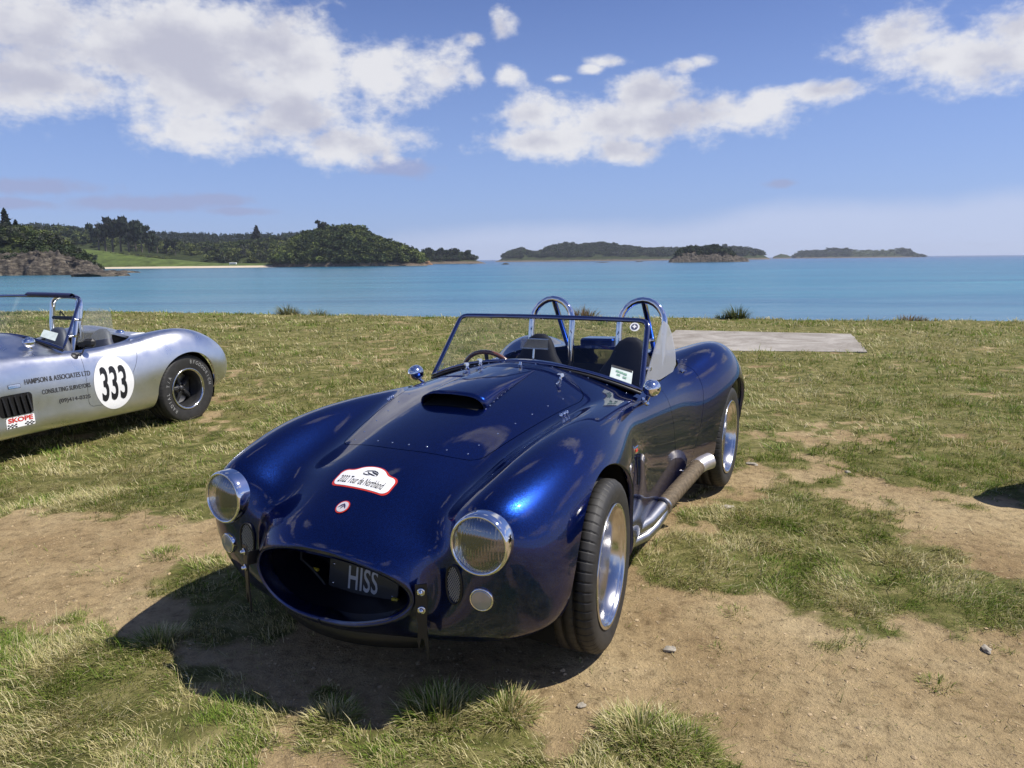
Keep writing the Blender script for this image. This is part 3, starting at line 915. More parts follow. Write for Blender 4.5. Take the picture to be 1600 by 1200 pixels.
def hero_details(root, body, hood_o, doors, C):
    chrome = M['chrome']
    # mouth duct, radiator, number plate
    lip = [Vector(p) for p in BODY_ROWS[0]]
    ring = lip + [Vector((p.x, -p.y, p.z)) for p in lip[-2:0:-1]]
    b = MB(); v = []; n = len(ring)
    for k, (dx, sc) in enumerate(((-.045, .965), (-.16, .97), (-.32, 1.0))):
        for p in ring: v.append((p.x + dx if k < 2 else .42, p.y * sc, .405 + (p.z - .405) * sc))
    b.add(v, [(i + r_ * n, (i + 1) % n + r_ * n, (i + 1) % n + (r_ + 1) * n, i + (r_ + 1) * n) for r_ in range(2) for i in range(n)], True)
    b.build('mouth_duct', M['duct'], root)
    b = MB(); b.box((.425, 0, .41), (.02, .66, .27))
    rad_o = b.build('radiator', M['matt_black'], root)
    for k in range(13):
        b = MB(); b.box((.437, 0, .29 + .018 * k), (.004, .62, .004))
        fin = b.mesh('radiator_fin') if k == 0 else fin
        o = link('radiator_fin', fin, None, rad_o)
        if k == 0: fin.materials.append(M['black']); 
        o.location = (0, 0, .018 * k); o.location = (0, 0, .018 * k)
    Mp = Matrix.Translation((.545, .018, .335)) @ Matrix.Rotation(rad(-10), 4, 'Y')
    b = MB(); b.box((0, 0, 0), (.006, .315, .118), None, .002)
    pl = b.build('number_plate', M['plate'], root); pl.matrix_local = Mp
    V, F = text_verts('HISS', .118, .60, .0016, 1.04)
    me = D.meshes.new('plate_lettering'); me.from_pydata([(.0042, u, v_ - .041) for u, v_ in V], [], F)
    link('plate_lettering', me, M['plate_text'], pl)
    b = MB()
    for y in (-.135, .135):
        b.lathe([(0, .004), (.004, .003), (.005, 0)], 10, Matrix.Translation((.003, y, .035)))
        b.lathe([(0, .004), (.004, .003), (.005, 0)], 10, Matrix.Translation((.003, y, -.035)))
    link('plate_screw', b.mesh('plate_screw'), chrome, pl)['kind'] = 'stuff'
    for y, z, x in ((-.205, .335, .55), (.175, .30, .57)):
        b = MB(); b.tube([(x, y - .012, z), (x, y + .014, z)], .007, 8)
        b.build('yellow_terminal', M['yellow'], root)
    b = MB(); b.tube([(.46, -.30, .47), (.52, -.29, .44), (.56, -.26, .37), (.555, -.21, .335), (.56, -.16, .30), (.57, -.13, .27)], .006, 8)
    b.build('hose', M['rubber'], root)
    b = MB(); b.tube([(.57, -.14, .272), (.58, .0, .268), (.575, .16, .27)], .005, 8); b.build('support_rod', M['black'], root)
    # chin
    b = MB()
    v = []; f = []
    for i in range(13):
        y = -.30 + .60 * i / 12; xx = .70 - .9 * y * y
        for (dx, z) in ((-.04, .262), (-.008, .240), (0, .20), (-.012, .165), (-.16, .160)): v.append((xx + dx, y, z))
    for i in range(12):
        for j in range(4): f.append((i * 5 + j, i * 5 + j + 1, (i + 1) * 5 + j + 1, (i + 1) * 5 + j))
    b.add(v, f, True); b.build('chin_scoop', M['black'], root)
    # headlights
    lamp_ring = MB().lathe([(.108, -.10), (.105, -.055), (.103, -.02), (.101, .001), (.096, .009), (.091, .008), (.088, .002), (.088, -.006)], 56).mesh('headlight_ring')
    bowl = MB().lathe([(.088, .0), (.080, -.012), (.062, -.038), (.035, -.056), (.010, -.060), (.010, -.030), (0, -.028)], 48).mesh('reflector')
    lens = MB().lathe([(.0885, .003), (.070, .012), (.045, .019), (.02, .022), (0, .0225)], 48).mesh('lens')
    lamp_ring.materials.append(chrome); bowl.materials.append(M['reflector']); lens.materials.append(M['lens'])
    for sd in (1, -1):
        p, _n = Vector((.640, .560 * sd, .594)), 0
        Mx = frame_mat(p, (1, .10 * sd, .04))
        h = link('headlight', lamp_ring, None, root); h.matrix_local = Mx
        link('reflector', bowl, None, h); link('lens', lens, None, h)
        # indicator lamp under it
        q, nn = front_x(.560 * sd, .408)
        mi = frame_mat(q + Vector((.002, 0, 0)), (1, .22 * sd, -.05))
        o = place_obj('indicator_lamp', C['ind_ring'], chrome, root, mi)
        link('indicator_lens', C['ind_lens'], None, o)
        # oval mesh vent between mouth and lamp
        q, nn = front_x(.458 * sd, .438)
        mv = frame_mat(q + Vector((.003, 0, 0)), (nn.x, nn.y * .8, nn.z * .3))
        o = place_obj('mesh_vent', C['vent_back'], None, root, mv)
        g = link('mesh_wires', C['vent_wires'], None, o); g['kind'] = 'stuff'
        # bumper iron
        bx = Vector((.712, .385 * sd, .435))
        mb_ = frame_mat(bx, (1, .45 * sd, 0))
        o = place_obj('bumper_iron', C['iron'], None, root, mb_)
        for dz in (0, -.062):
            q_ = link('bolt', C['bolt'], None, o); q_.location = (.004, 0, dz)
    # bonnet scoop
    v = []; f = []; ns, nl = 14, 12
    def scoop_pt(i, j):
        x = -.125 - .56 * i / nl
        a = math.pi * j / ns
        w = .158 - .02 * i / nl
        cy = -math.copysign(abs(math.cos(a)) ** .40, math.cos(a)) * w
        hgt = (.047 * (1 - (i / nl) ** 1.3) + .001)
        p, _ = top_z(x, cy)
        z = p.z + abs(math.sin(a)) ** .75 * hgt + .001
        return (x + .012 * math.sin(a), cy, z)
    for i in range(nl + 1):
        for j in range(ns + 1): v.append(scoop_pt(i, j))
    for i in range(nl):
        for j in range(ns): q = i * (ns + 1) + j; f.append((q, q + ns + 1, q + ns + 2, q + 1))
    nb = len(v)
    for j in range(ns + 1):                                     # rolled inner lip and throat
        p = v[j]; v.append((p[0] - .01, p[1] * .97, p[2] - .006))
    for j in range(ns + 1):
        p = v[j]; q_ = top_z(p[0] - .12, p[1] * .9)[0]; v.append((p[0] - .12, p[1] * .92, q_.z + (p[2] - top_z(p[0], p[1])[0].z) * .55))
    for j in range(ns):
        f.append((j, j + 1, nb + j + 1, nb + j)); f.append((nb + j, nb + j + 1, nb + ns + 2 + j, nb + ns + 1 + j))
    me = mesh_np('bonnet_scoop', v, f)
    sc = link('bonnet_scoop', me, C['paint'], hood_o)
    b = MB(); b.add([(-.235, y_, top_z(-.235, y_)[0].z + h_) for h_ in (-.01, .030) for y_ in (-.13, 0, .13)], [(0, 1, 4, 3), (1, 2, 5, 4)], False)
    b.build('scoop_throat', M['matt_black'], hood_o)
    b = MB(); pz = [top_z(-.10, y)[0] + Vector((0, 0, .0012)) for y in np.linspace(-.14, .14, 9)]
    pz2 = [top_z(-.24, y)[0] + Vector((0, 0, .0012)) for y in np.linspace(-.14, .14, 9)]
    b.add(pz + pz2, [(i, i + 1, i + 10, i + 9) for i in range(8)], True); b.build('scoop_floor', M['matt_black'], hood_o)
    # rivets
    def rivet(parent, p, n):
        place_obj('rivet', C['rivet'], chrome, parent, frame_mat(p + n * .0005, n))
    for y in np.linspace(-.27, .27, 8):
        x = .175 + .085 * (1 - (y / .33) ** 2); p, n = top_z(x, y); rivet(hood_o, p, n)
    for sd in (1, -1):
        for k in range(6):
            x = .13 - .115 * k; y = (.275 + (.14 - x) * .19) * sd; p, n = top_z(x, y); rivet(hood_o, p, n)
    for k in range(14):                                            # raised seam beside the scoop
        x = -.135 - .041 * k
        for yy in (.163 - .0028 * k,):
            p, n = top_z(x, yy); rivet(hood_o, p, n)
    # stickers on the nose
    sx0, sy0 = .490, .010
    CT, ST = math.cos(rad(-2)), math.sin(rad(-2))
    def f_st(V, g=0.0):
        dx_ = V[:, 0] - sx0; dy_ = V[:, 1] - sy0
        u = (-dx_ * ST + dy_ * CT) / 1.32; v_ = (-dx_ * CT - dy_ * ST) / 1.22
        q0 = np.abs(u) - (.098 - .02 + g); q1 = np.abs(v_ + .010) - (.036 - .02 + g)
        d1 = np.hypot(np.maximum(q0, 0), np.maximum(q1, 0)) + np.minimum(np.maximum(q0, q1), 0) - .02
        d2 = np.hypot(u / 1.55, v_ - .012) - (.040 + g * .8)
        k_ = .012; hh = np.clip(.5 + .5 * (d2 - d1) / k_, 0, 1)
        d = d2 * (1 - hh) + d1 * hh - k_ * hh * (1 - hh)
        return np.where(V[:, 2] > .5, d, 1.0)
    fine = BODY_FINE
    o1 = decal_surf('sticker_border', lambda V: f_st(V, 0), M['red_print'], root, .0012, fine)
    o2 = decal_surf('rally_sticker', lambda V: f_st(V, -.005), M['white_print'], root, .0022, fine)
    def pl_(x0, y0, skew=.16, off=.0034):
        def g(u, v_):
            c_, s_ = (CT, ST) if skew else (1, 0)
            x = x0 - u * s_ - v_ * c_; y = y0 + u * c_ - v_ * s_
            p, n = top_z(x, y); return p + n * off
        return g
    decal_text('sticker_lettering', '2022 Tour de Northland', pl_(sx0 + .036, sy0 - .008), M['black_print'], o2, size=.047, sx=.425, bold=.0002, sub=1)
    # little car drawing on the sticker: a few black strokes
    b = MB(); gg = pl_(sx0 - .022, sy0 + .006, .16, .0036)
    def stroke(pts, w):
        P = [Vector((p[0], p[1])) for p in pts]; vv = []
        for i, p in enumerate(P):
            t = (P[min(i + 1, len(P) - 1)] - P[max(i - 1, 0)]).normalized(); nn = Vector((-t.y, t.x)) * w * (1 if 0 < i < len(P) - 1 else .3)
            vv += [gg(*(p + nn)), gg(*(p - nn))]
        b.add(vv, [(2 * i, 2 * i + 1, 2 * i + 3, 2 * i + 2) for i in range(len(P) - 1)], True)
    stroke([(-.033, .002), (-.026, .010), (-.010, .014), (.004, .016), (.018, .012), (.030, .006)], .0022)
    stroke([(-.034, .000), (-.030, -.007), (-.014, -.009), (.0, -.008)], .0022)
    stroke([(-.002, .010), (.008, .006), (.022, .002), (.032, .000)], .0030)
    stroke([(-.020, .006), (-.012, .000), (.0, -.003), (.012, -.006), (.024, -.008)], .0024)
    stroke([(.022, .004), (.030, -.004), (.028, -.010)], .0020)
    b.build('sticker_drawing', M['black_print'], o2)['kind'] = 'stuff'
    # round nose badge
    bx0, by0 = .627, .010
    rr = lambda V, r: np.where(V[:, 2] > .5, np.hypot((V[:, 0] - bx0) * 1.0, V[:, 1] - by0) - r, 1.0)
    o = decal_surf('nose_badge', lambda V: rr(V, .026), M['red_print'], root, .003, fine)
    decal_surf('badge_disc', lambda V: rr(V, .0215), M['badge_white'], o, .0042, fine)
    gg = pl_(bx0, by0, 0, .0052); b = MB()
    def stroke2(pts, w): stroke(pts, w)
    stroke([(-.016, -.006), (-.008, .004), (.0, .011), (.007, .004), (.014, -.005)], .0030)
    stroke([(-.004, -.009), (.0, .0), (.005, .008)], .0026)
    b.build('badge_emblem', M['emblem'], o)['kind'] = 'stuff'
    # windscreen, its fittings
    fr = windscreen(root, M['frame'])
    for s_, h_ in ((-.42, .05), (-.33, .04), (.02, .03), (.43, .06)):
        p, n = top_z({-.42: -.642, -.33: -.70, .02: -.688, .43: -.62}[s_], {-.42: -.218, -.33: -.175, .02: .055, .43: .295}[s_])
        b = MB(); b.tube([p, p + n * .018], .011, 10); b.tube([p + n * .012, p + n * .03 + Vector((-.008, .0, 0))], .007, 8)
        if h_ > .035:
            b.tube([p + n * .03 + Vector((-.014, -.014, .004)), p + n * .034 + Vector((.010, .012, .004))], .0095, 10)
            b.tube([p + Vector((.0, 0, .004)), p + Vector((.045, 0, -.004))], .0055, 8)
        b.build('wiper_spindle', chrome, root)
    for k in range(13):
        s_ = -.9 + 1.8 * k / 12; q = wind_pt(s_, 0) + Vector((.028, 0, -.02)); p, n = top_z(q.x, q.y); rivet(body, p, n)
    for s_ in (-.62, -.22, .2, .62):
        q = wind_pt(s_, 1) + Vector((-.004, 0, -.014)); place_obj('fastener', C['rivet'], chrome, fr, frame_mat(q, (1, 0, -.3)) @ Matrix.Scale(1.6, 4))
    # stickers on the glass
    def on_glass(name, s0, t0, w, h, mat, off=.004, circ=False, parent=None):
        v = []
        if circ:
            n = 28; pts = [(math.cos(2 * math.pi * k / n) * w / 2, math.sin(2 * math.pi * k / n) * h / 2) for k in range(n)]
        else: pts = [(-w / 2, -h / 2), (w / 2, -h / 2), (w / 2, h / 2), (-w / 2, h / 2)]
        for a, c in pts: v.append(wind_pt(s0 + a / .58, t0 + c / .36) + Vector((off, 0, off * .7)))
        me = mesh_np(name, v, [tuple(range(len(v)))], False)
        return link(name, me, mat, parent or root)
    o = on_glass('round_sticker', .89, .885, .050, .050, M['white_print'], .004, True)
    ringm = MB()
    on_glass('sticker_emblem', .89, .885, .034, .034, M['navy_print'], .0055, True, o)
    on_glass('sticker_emblem', .89, .885, .020, .008, M['white_print'], .007, False, o)
    on_glass('sticker_emblem', .89, .885, .007, .022, M['white_print'], .0072, False, o)
    o = on_glass('inspection_label', .84, .115, .098, .070, M['label'], .004)
    on_glass('label_print', .84, .20, .094, .012, M['black_print'], .0055, False, o)
    for dx_, dt in ((-.03, .14), (.0, .135), (.03, .13), (-.02, .09), (.03, .08)):
        on_glass('label_print', .84 + dx_, dt, .016, .010, M['green_print'], .0055, False, o)
    on_glass('corner_sticker', -.93, .10, .04, .04, M['glass_tag'], .004)
    # perspex wind wing on the left pillar
    W = [(x_, .603 + (-.93 - x_) * .20, z_) for x_, z_ in ((-1.115, 1.135), (-1.14, 1.158), (-1.19, 1.135), (-1.235, 1.08), (-1.275, .99), (-1.285, .92), (-1.255, .885), (-1.12, .862), (-.955, .868))]
    b = MB(); n = len(W)
    b.add([Vector(p) + Vector((0, .0025, 0)) for p in W] + [Vector(p) - Vector((0, .0025, 0)) for p in W],
          [tuple(range(n)), tuple(range(n, 2 * n))[::-1]] + [(i, (i + 1) % n, n + (i + 1) % n, n + i) for i in range(n)], False)
    ww = b.build('wind_wing', M['perspex'], root)
    for zz in (.93, 1.06):
        t_ = (zz - .838) / .317
        p = wind_pt(1, t_); b = MB(); b.tube([p + Vector((0, .004, 0)), p + Vector((-.035, .022, 0))], .007, 8); b.tube([p + Vector((-.025, .008, .0)), p + Vector((-.025, .034, 0))], .009, 10)
        b.build('wing_clamp', chrome, ww)
    # bullet mirrors
    for sd, px_ in ((1, -.868), (-1, -.835)):
        p, n = top_z(px_ - .045, .625 * sd)
        h = Vector((px_, .668 * sd, .858))
        b = MB(); b.lathe([(0, .052), (.018, .047), (.032, .033), (.041, .010), (.043, -.012), (.041, -.02), (.036, -.022), (0, -.021)], 32, frame_mat(h, (1, 0, 0)))
        o = b.build('wing_mirror', chrome, root)
        b = MB(); b.tube([p - n * .003, p + n * .004], .024, 16); b.tube([p, h + Vector((0, 0, -.02))], [.012, .008], 10); b.build('mirror_stalk', chrome, o)
        b = MB(); b.lathe([(0, -.0225), (.036, -.0225)], 28, frame_mat(h, (1, 0, 0))); b.build('mirror_glass', chrome, o)
    # roll hoops
    for yc in (.303, -.303):
        pts = [(-1.845, yc - .143, .30), (-1.85, yc - .143, .70), (-1.865, yc - .143, .95)]
        for k in range(0, 13):
            a = math.pi - math.pi * k / 12
            pts.append((-1.885 - .03 * math.sin(a), yc + math.cos(a) * .143, 1.062 + math.sin(a) * .153))
        pts += [(-1.865, yc + .143, .95), (-1.85, yc + .143, .70), (-1.845, yc + .143, .30)]
        b = MB(); b.tube(pts, .020, 14); o = b.build('roll_hoop', chrome, root)
        p, n = top_z(-2.16, yc + .01)
        b = MB(); b.tube([(-1.915, yc, 1.215), (p.x, p.y, p.z - .02)], .019, 12); b.build('hoop_brace', chrome, o)
        b = MB(); b.lathe([(.021, 0), (.034, .002), (.036, .008), (0, .008)], 20, frame_mat(p, n)); b.build('brace_foot', chrome, o)
    # cockpit
    sm = seat_mesh(); sm.materials.append(M['leather'])
    for yc in (.30, -.30):
        o = link('seat', sm, None, root); o.location = (-1.56, yc, .40)
        b = MB(); b.box((.22, 0, -.02), (.46, .42, .12), None, .03); b.build('seat_cushion', M['leather'], o)
        for yy in (-.06, .06):
            b = MB(); b.box((.025, yy, .42), (.006, .045, .22), Matrix.Rotation(rad(-12), 4, 'Y')); b.build('harness_strap', M['strap'], o)
    v = []; f = []
    for i in range(17):
        y = -.57 + 1.14 * i / 16; s_ = y / .603
        top = wind_pt(s_, 0) + Vector((-.06, 0, -.022))
        v += [top + Vector((.05, 0, .004)), top + Vector((-.02, 0, -.004)), top + Vector((-.035, 0, -.022)), (top.x - .03, y, .68), (top.x + .05, y, .62)]
    for i in range(16):
        for j in range(4): f.append((i * 5 + j, i * 5 + j + 1, (i + 1) * 5 + j + 1, (i + 1) * 5 + j))
    link('dashboard', mesh_np('dashboard', v, f), M['leather'], root)
    cst = Vector((-1.13, -.35, .795)); ms = frame_mat(cst, (-.93, 0, .36))
    ringp = [ms @ Vector((0, math.cos(a) * .180, math.sin(a) * .180)) for a in np.linspace(0, 2 * math.pi, 41)[:-1]]
    b = MB(); b.tube(ringp, .0125, 10, closed=True); sw = b.build('steering_wheel', M['wood'], root)
    b = MB(); b.lathe([(0, .012), (.02, .01), (.028, 0), (.028, -.012), (.02, -.10), (.02, -.2)], 20, ms)
    for a in (rad(90), rad(210), rad(330)):
        b.tube([ms @ Vector((0, math.cos(a) * .02, math.sin(a) * .02)), ms @ Vector((0, math.cos(a) * .172, math.sin(a) * .172))], .010, 8, flat=(1.3, .4))
    b.build('steering_spokes', M['alloy'], sw)
    # clear-framed mirror on the dash
    c0 = Vector((-.965, .0, 1.032)); mm = frame_mat(c0, (1, 0, .05))
    b = MB(); b.box((0, 0, 0), (.010, .155, .052), mm, .003); rm = b.build('interior_mirror', M['glass_tag'], root)
    b = MB(); b.tube([c0 + Vector((0, 0, -.025)), c0 + Vector((.01, 0, -.075))], .006, 8); b.tube([c0 + Vector((-.01, -.078, -.025)), c0 + Vector((-.01, .078, -.025))], .004, 8)
    b.tube([c0 + Vector((-.01, -.078, .027)), c0 + Vector((-.01, .078, .027))], .003, 8); b.build('mirror_bracket', chrome, rm)
    # rear deck filler hump, latches, fender spear
    b = MB(); p, n = top_z(-2.20, -.08); b.box((0, 0, .012), (.16, .24, .075), frame_mat(p, (1, 0, 0), n), .012); b.build('boot_vent', C['paint'], root)
    for sd in (1, -1):
        p, n = top_z(-.16, .520 * sd)
        for k, (dx_, dy_) in enumerate(((.012, .0), (-.012, .004), (-.032, .008))):
            p, n = top_z(-.29 + dx_, (.448 + dy_) * sd); b = MB(); b.lathe([(0, .010), (.006, .008), (.008, 0)], 10, frame_mat(p, n))
            b.build('bonnet_latch', chrome, body)
        for k in range(4):
            p, n = top_z(-1.80 - .012 * k, (.53 + .022 * k) * sd); rivet(body, p, n)
        p, n = top_z(-1.66, .618 * sd); b = MB(); b.box((0, 0, 0), (.05, .02, .012), frame_mat(p, (1, 0, 0), n), .003)
        b.tube([frame_mat(p, (1, 0, 0), n) @ Vector((0, -.014, .006)), frame_mat(p, (1, 0, 0), n) @ Vector((0, .014, .006))], .006, 8); b.build('door_catch', chrome, root)
    # side vent, crossed-flag shaped emblem plate over it
    for sd in (1, -1):
        fv = lambda V: np.where(V[:, 1] * sd > .5, fld_box(V, (0, 2), (-.535, .550), (.045, .065), .012), 1.0)
        o = decal_surf('side_vent', fv, M['matt_black'], root, .0015, BODY_FINE_S)
        for k in range(2):
            p, n = side_y(-.515 - .04 * k, .55, sd); b = MB(); b.box((0, 0, 0), (.006, .012, .13), frame_mat(p, (1, 0, 0), (0, 0, 1)) @ Matrix.Rotation(rad(25 * sd), 4, 'Z')); b.build('vent_louvre', C['paint'], o)
        p, n = side_y(-.495, .645, sd); b = MB(); b.box((0, 0, 0), (.056, .006, .034), frame_mat(p + n * .002, (1, 0, 0)), .002); em = b.build('side_emblem', chrome, root)
        b = MB(); b.box((0, .0042 * sd, 0), (.03, .001, .012), frame_mat(p + n * .002, (1, 0, 0))); b.build('emblem_inlay', M['red_print'], em)
    # side pipes with header wrap
    for sd in (1, -1):
        S_ = lambda L: [Vector((x, (y - .038) * sd, z - .006)) for x, y, z in L]
        P1 = S_([(-.50, .62, .235), (-.58, .675, .232), (-.67, .715, .228), (-.76, .735, .230), (-.86, .745, .245), (-.95, .755, .258)])
        P2 = S_([(-.50, .62, .175), (-.60, .69, .172), (-.71, .735, .178), (-.80, .755, .196), (-.88, .760, .222), (-.94, .762, .240)])
        b = MB(); b.tube(P1, [.030, .030, .031, .033, .035, .037], 18); pipe = b.build('side_exhaust', M['steel'], root)
        b = MB(); b.tube(P2, [.026] * 4 + [.03, .03], 16); b.build('header_pipe', M['steel'], pipe)
        b = MB(); b.tube(S_([(-.50, .60, .205), (-.62, .67, .200), (-.74, .705, .206), (-.86, .72, .23)]), .027, 16); b.build('header_pipe', M['steel'], pipe)
        wp = []; wr = []; A = S_([(-.93, .757, .258), (-1.10, .775, .285), (-1.30, .795, .312), (-1.46, .810, .335)])
        m = 84
        for k in range(m + 1):
            t = k / m * 3; i = min(int(t), 2); q = t - i
            wp.append(A[i] * (1 - q) + A[i + 1] * q); wr.append(.0405 + (.0018 if k % 6 in (1, 2, 3) else -.0006) + .0006 * math.sin(k * 1.7))
        b = MB(); b.tube(wp, wr, 20); b.build('exhaust_wrap', M['wrap'], pipe)
        b = MB(); b.tube([A[0] - Vector((.0, 0, .0)), A[0] * .93 + A[1] * .07], .0475, 20); b.build('wrap_clamp', M['steel'], pipe)
        b = MB(); b.tube(S_([(-1.45, .808, .333), (-1.50, .825, .342), (-1.545, .855, .350)]), [.043, .044, .046], 24, cap=False)
        b.tube(S_([(-1.545, .855, .350), (-1.47, .812, .336)]), [.043, .038], 24, cap=False); b.build('tail_pipe', M['pipe_tip'], pipe)
        b = MB(); b.tube(S_([(-1.02, .69, .30), (-1.02, .74, .29)]), .006, 8); b.tube(S_([(-1.34, .69, .34), (-1.34, .76, .33)]), .006, 8); b.build('pipe_bracket', M['steel'], pipe)

def common(paint_mat):
    C = {'paint': paint_mat}
    C['rivet'] = MB().lathe([(.0, .0022), (.0022, .0018), (.0034, .0004), (.0036, -.001)], 10).mesh('rivet')
    C['bolt'] = MB().lathe([(0, .016), (.006, .014), (.009, .006), (.009, .0)], 12).lathe([(.009, .0), (.013, .0), (.013, .004), (.009, .004)], 12).mesh('bolt')
    C['bolt'].materials.append(M['chrome'])
    C['ind_ring'] = MB().lathe([(.040, -.03), (.040, .006), (.037, .010), (.034, .008)], 36).mesh('indicator_lamp')
    pr = [(.034, .006)]
    for k in range(7): pr += [(.032 - k * .0045, .013 + .0012 * k), (.030 - k * .0045, .0105 + .0012 * k)]
    pr += [(0, .0205)]
    C['ind_lens'] = MB().lathe(pr, 32).mesh('indicator_lens'); C['ind_lens'].materials.append(M['clear_lens'])
    n = 28; ov = []
    for k in range(n):
        a = 2 * math.pi * k / n
        ov.append((math.copysign(abs(math.cos(a)) ** .8, math.cos(a)) * .034, math.sin(a) * .068))
    b = MB(); v = [(-.02, y, z) for y, z in ov] + [(.003, y, z) for y, z in ov] + [(.004, y * .86, z * .93) for y, z in ov] + [(-.012, y * .84, z * .92) for y, z in ov]
    b.add(v, [(i + k * n, (i + 1) % n + k * n, (i + 1) % n + (k + 1) * n, i + (k + 1) * n) for k in range(3) for i in range(n)] + [tuple(range(3 * n, 4 * n))], True)
    C['vent_back'] = b.mesh('mesh_vent'); C['vent_back'].materials.append(M['black'])
    b = MB()
    for k in range(-14, 15):
        for sgn in (1, -1):
            pts = []
            for t in np.linspace(-.08, .08, 40):
                y = k * .0075 + sgn * t * .6; z = t
                if (y / .028) ** 2 + (z / .062) ** 2 < 1: pts.append((-.002, y, z))
            if len(pts) > 1: b.tube([pts[0], pts[-1]], .0011, 4, cap=False)
    C['vent_wires'] = b.mesh('mesh_wires'); C['vent_wires'].materials.append(M['steel'])
    poly = [(-.020, .022), (.018, .026), (.019, -.03), (.014, -.13), (.020, -.19), (.016, -.235), (.010, -.20), (.004, -.165), (-.004, -.16), (-.010, -.185), (-.013, -.205), (-.018, -.17), (-.013, -.12), (-.019, -.08)]
    b = MB(); v = [(-.003, y, z) for y, z in poly] + [(.003, y, z) for y, z in poly]; n = len(poly)
    b.add(v, [tuple(range(n))[::-1], tuple(range(n, 2 * n))] + [(i, (i + 1) % n, n + (i + 1) % n, n + i) for i in range(n)], False)
    b.box((-.035, 0, -.03), (.06, .004, .05))
    C['iron'] = b.mesh('bumper_iron'); C['iron'].materials.append(M['black'])
    return C

def lens_mat():
    m, nt, b, out = new_mat('fluted_headlight_glass')
    nt.nodes.remove(b)
    tc = nd(nt, 'ShaderNodeTexCoord')
    w = nd(nt, 'ShaderNodeTexWave', bands_direction='Y'); w.inputs['Scale'].default_value = 30; w.inputs['Distortion'].default_value = 0
    nt.links.new(tc.outputs['Object'], w.inputs['Vector'])
    bp = nd(nt, 'ShaderNodeBump'); bp.inputs['Strength'].default_value = .4; bp.inputs['Distance'].default_value = .001
    nt.links.new(w.outputs[0], bp.inputs['Height'])
    tr = nd(nt, 'ShaderNodeBsdfTransparent'); tr.inputs[0].default_value = (.86, .86, .84, 1)
    gl = nd(nt, 'ShaderNodeBsdfGlossy'); gl.inputs['Roughness'].default_value = .03
    mx = nd(nt, 'ShaderNodeMixShader'); mx.inputs[0].default_value = .26
    nt.links.new(bp.outputs[0], gl.inputs['Normal'])
    nt.links.new(tr.outputs[0], mx.inputs[1]); nt.links.new(gl.outputs[0], mx.inputs[2]); nt.links.new(mx.outputs[0], out.inputs[0])
    return m
def reflector_mat():
    m, nt, b, out = new_mat('fluted_reflector')
    tc = nd(nt, 'ShaderNodeTexCoord')
    w = nd(nt, 'ShaderNodeTexWave', bands_direction='Y'); w.inputs['Scale'].default_value = 26
    nt.links.new(tc.outputs['Object'], w.inputs['Vector'])
    setp(b, Roughness=.12, Metallic=1.0); b.inputs['Base Color'].default_value = (.72, .73, .72, 1)
    bump(nt, w.outputs[0], b, .3, .002)
    return m
M['lens'] = lens_mat(); M['reflector'] = reflector_mat()
M['clear_lens'] = simple('ribbed_clear_lens', (.42, .42, .40), .18, .35, 1, var=.05)
M['duct'] = simple('dark_blue_duct', (.004, .005, .014), .5, .1, .1)
M['plate'] = simple('black_number_plate', (.018, .018, .020), .4, 0, .3)
M['plate_text'] = simple('silver_plate_lettering', (.50, .51, .53), .35, .1)
M['yellow'] = simple('yellow_plastic', (.55, .42, .03), .4)
M['frame'] = simple('chrome_painted_sky_navy', (.17, .19, .30), .10, 1, var=.03)  # mirrored sky put into the chrome's base colour as a navy tint
M['wood'] = simple('varnished_wood_rim', (.16, .05, .02), .25, 0, 1, nscale=60, var=.4)
M['strap'] = simple('grey_harness_webbing', (.16, .17, .19), .6)
M['wrap'] = simple('brown_exhaust_wrap', (.115, .085, .050), .75, .1, 0, var=.45, nscale=55, bmp=.5)
M['pipe_tip'] = simple('pale_steel_pipe_tip', (.66, .62, .58), .38, .75, var=.1)
M['badge_white'] = simple('pale_badge_enamel', (.70, .66, .66), .2, .2, 1)
M['emblem'] = simple('dark_badge_emblem', (.05, .04, .09), .3)
M['navy_print'] = simple('navy_print', (.03, .035, .10), .4)
M['label'] = simple('pale_paper_label', (.62, .70, .66), .5)
M['green_print'] = simple('green_print', (.16, .34, .24), .5)
M['glass_tag'] = glass_mat('faint_plastic_tag', (.80, .85, .9), frost=.10, rough=.02)

def fine_patch(x0, x1, y0, y1, nx, ny, side=0):
    """a finer copy of a piece of the body, for thin decals"""
    V = []; N = []
    for i in range(nx + 1):
        for j in range(ny + 1):
            x = x0 + (x1 - x0) * i / nx; y = y0 + (y1 - y0) * j / ny
            if side == 0: p, n = top_z(x, y)
            else: p, n = side_y(x, y, side)
            V.append(tuple(p)); N.append(tuple(n))
    F = [(i * (ny + 1) + j, (i + 1) * (ny + 1) + j, (i + 1) * (ny + 1) + j + 1, i * (ny + 1) + j + 1) for i in range(nx) for j in range(ny)]
    if side > 0: F = [f[::-1] for f in F]
    return Surf(np.array(V), np.array(N), F)
def join_surf(a, b):
    return Surf(np.concatenate([a.V, b.V]), np.concatenate([a.N, b.N]), a.F + [tuple(i + len(a.V) for i in f) for f in b.F])
BODY_FINE = fine_patch(.36, .68, -.17, .19, 128, 144)
BODY_FINE_S = join_surf(fine_patch(-.64, -.44, .42, .66, 24, 28, 1), fine_patch(-.64, -.44, .42, .66, 24, 28, -1))

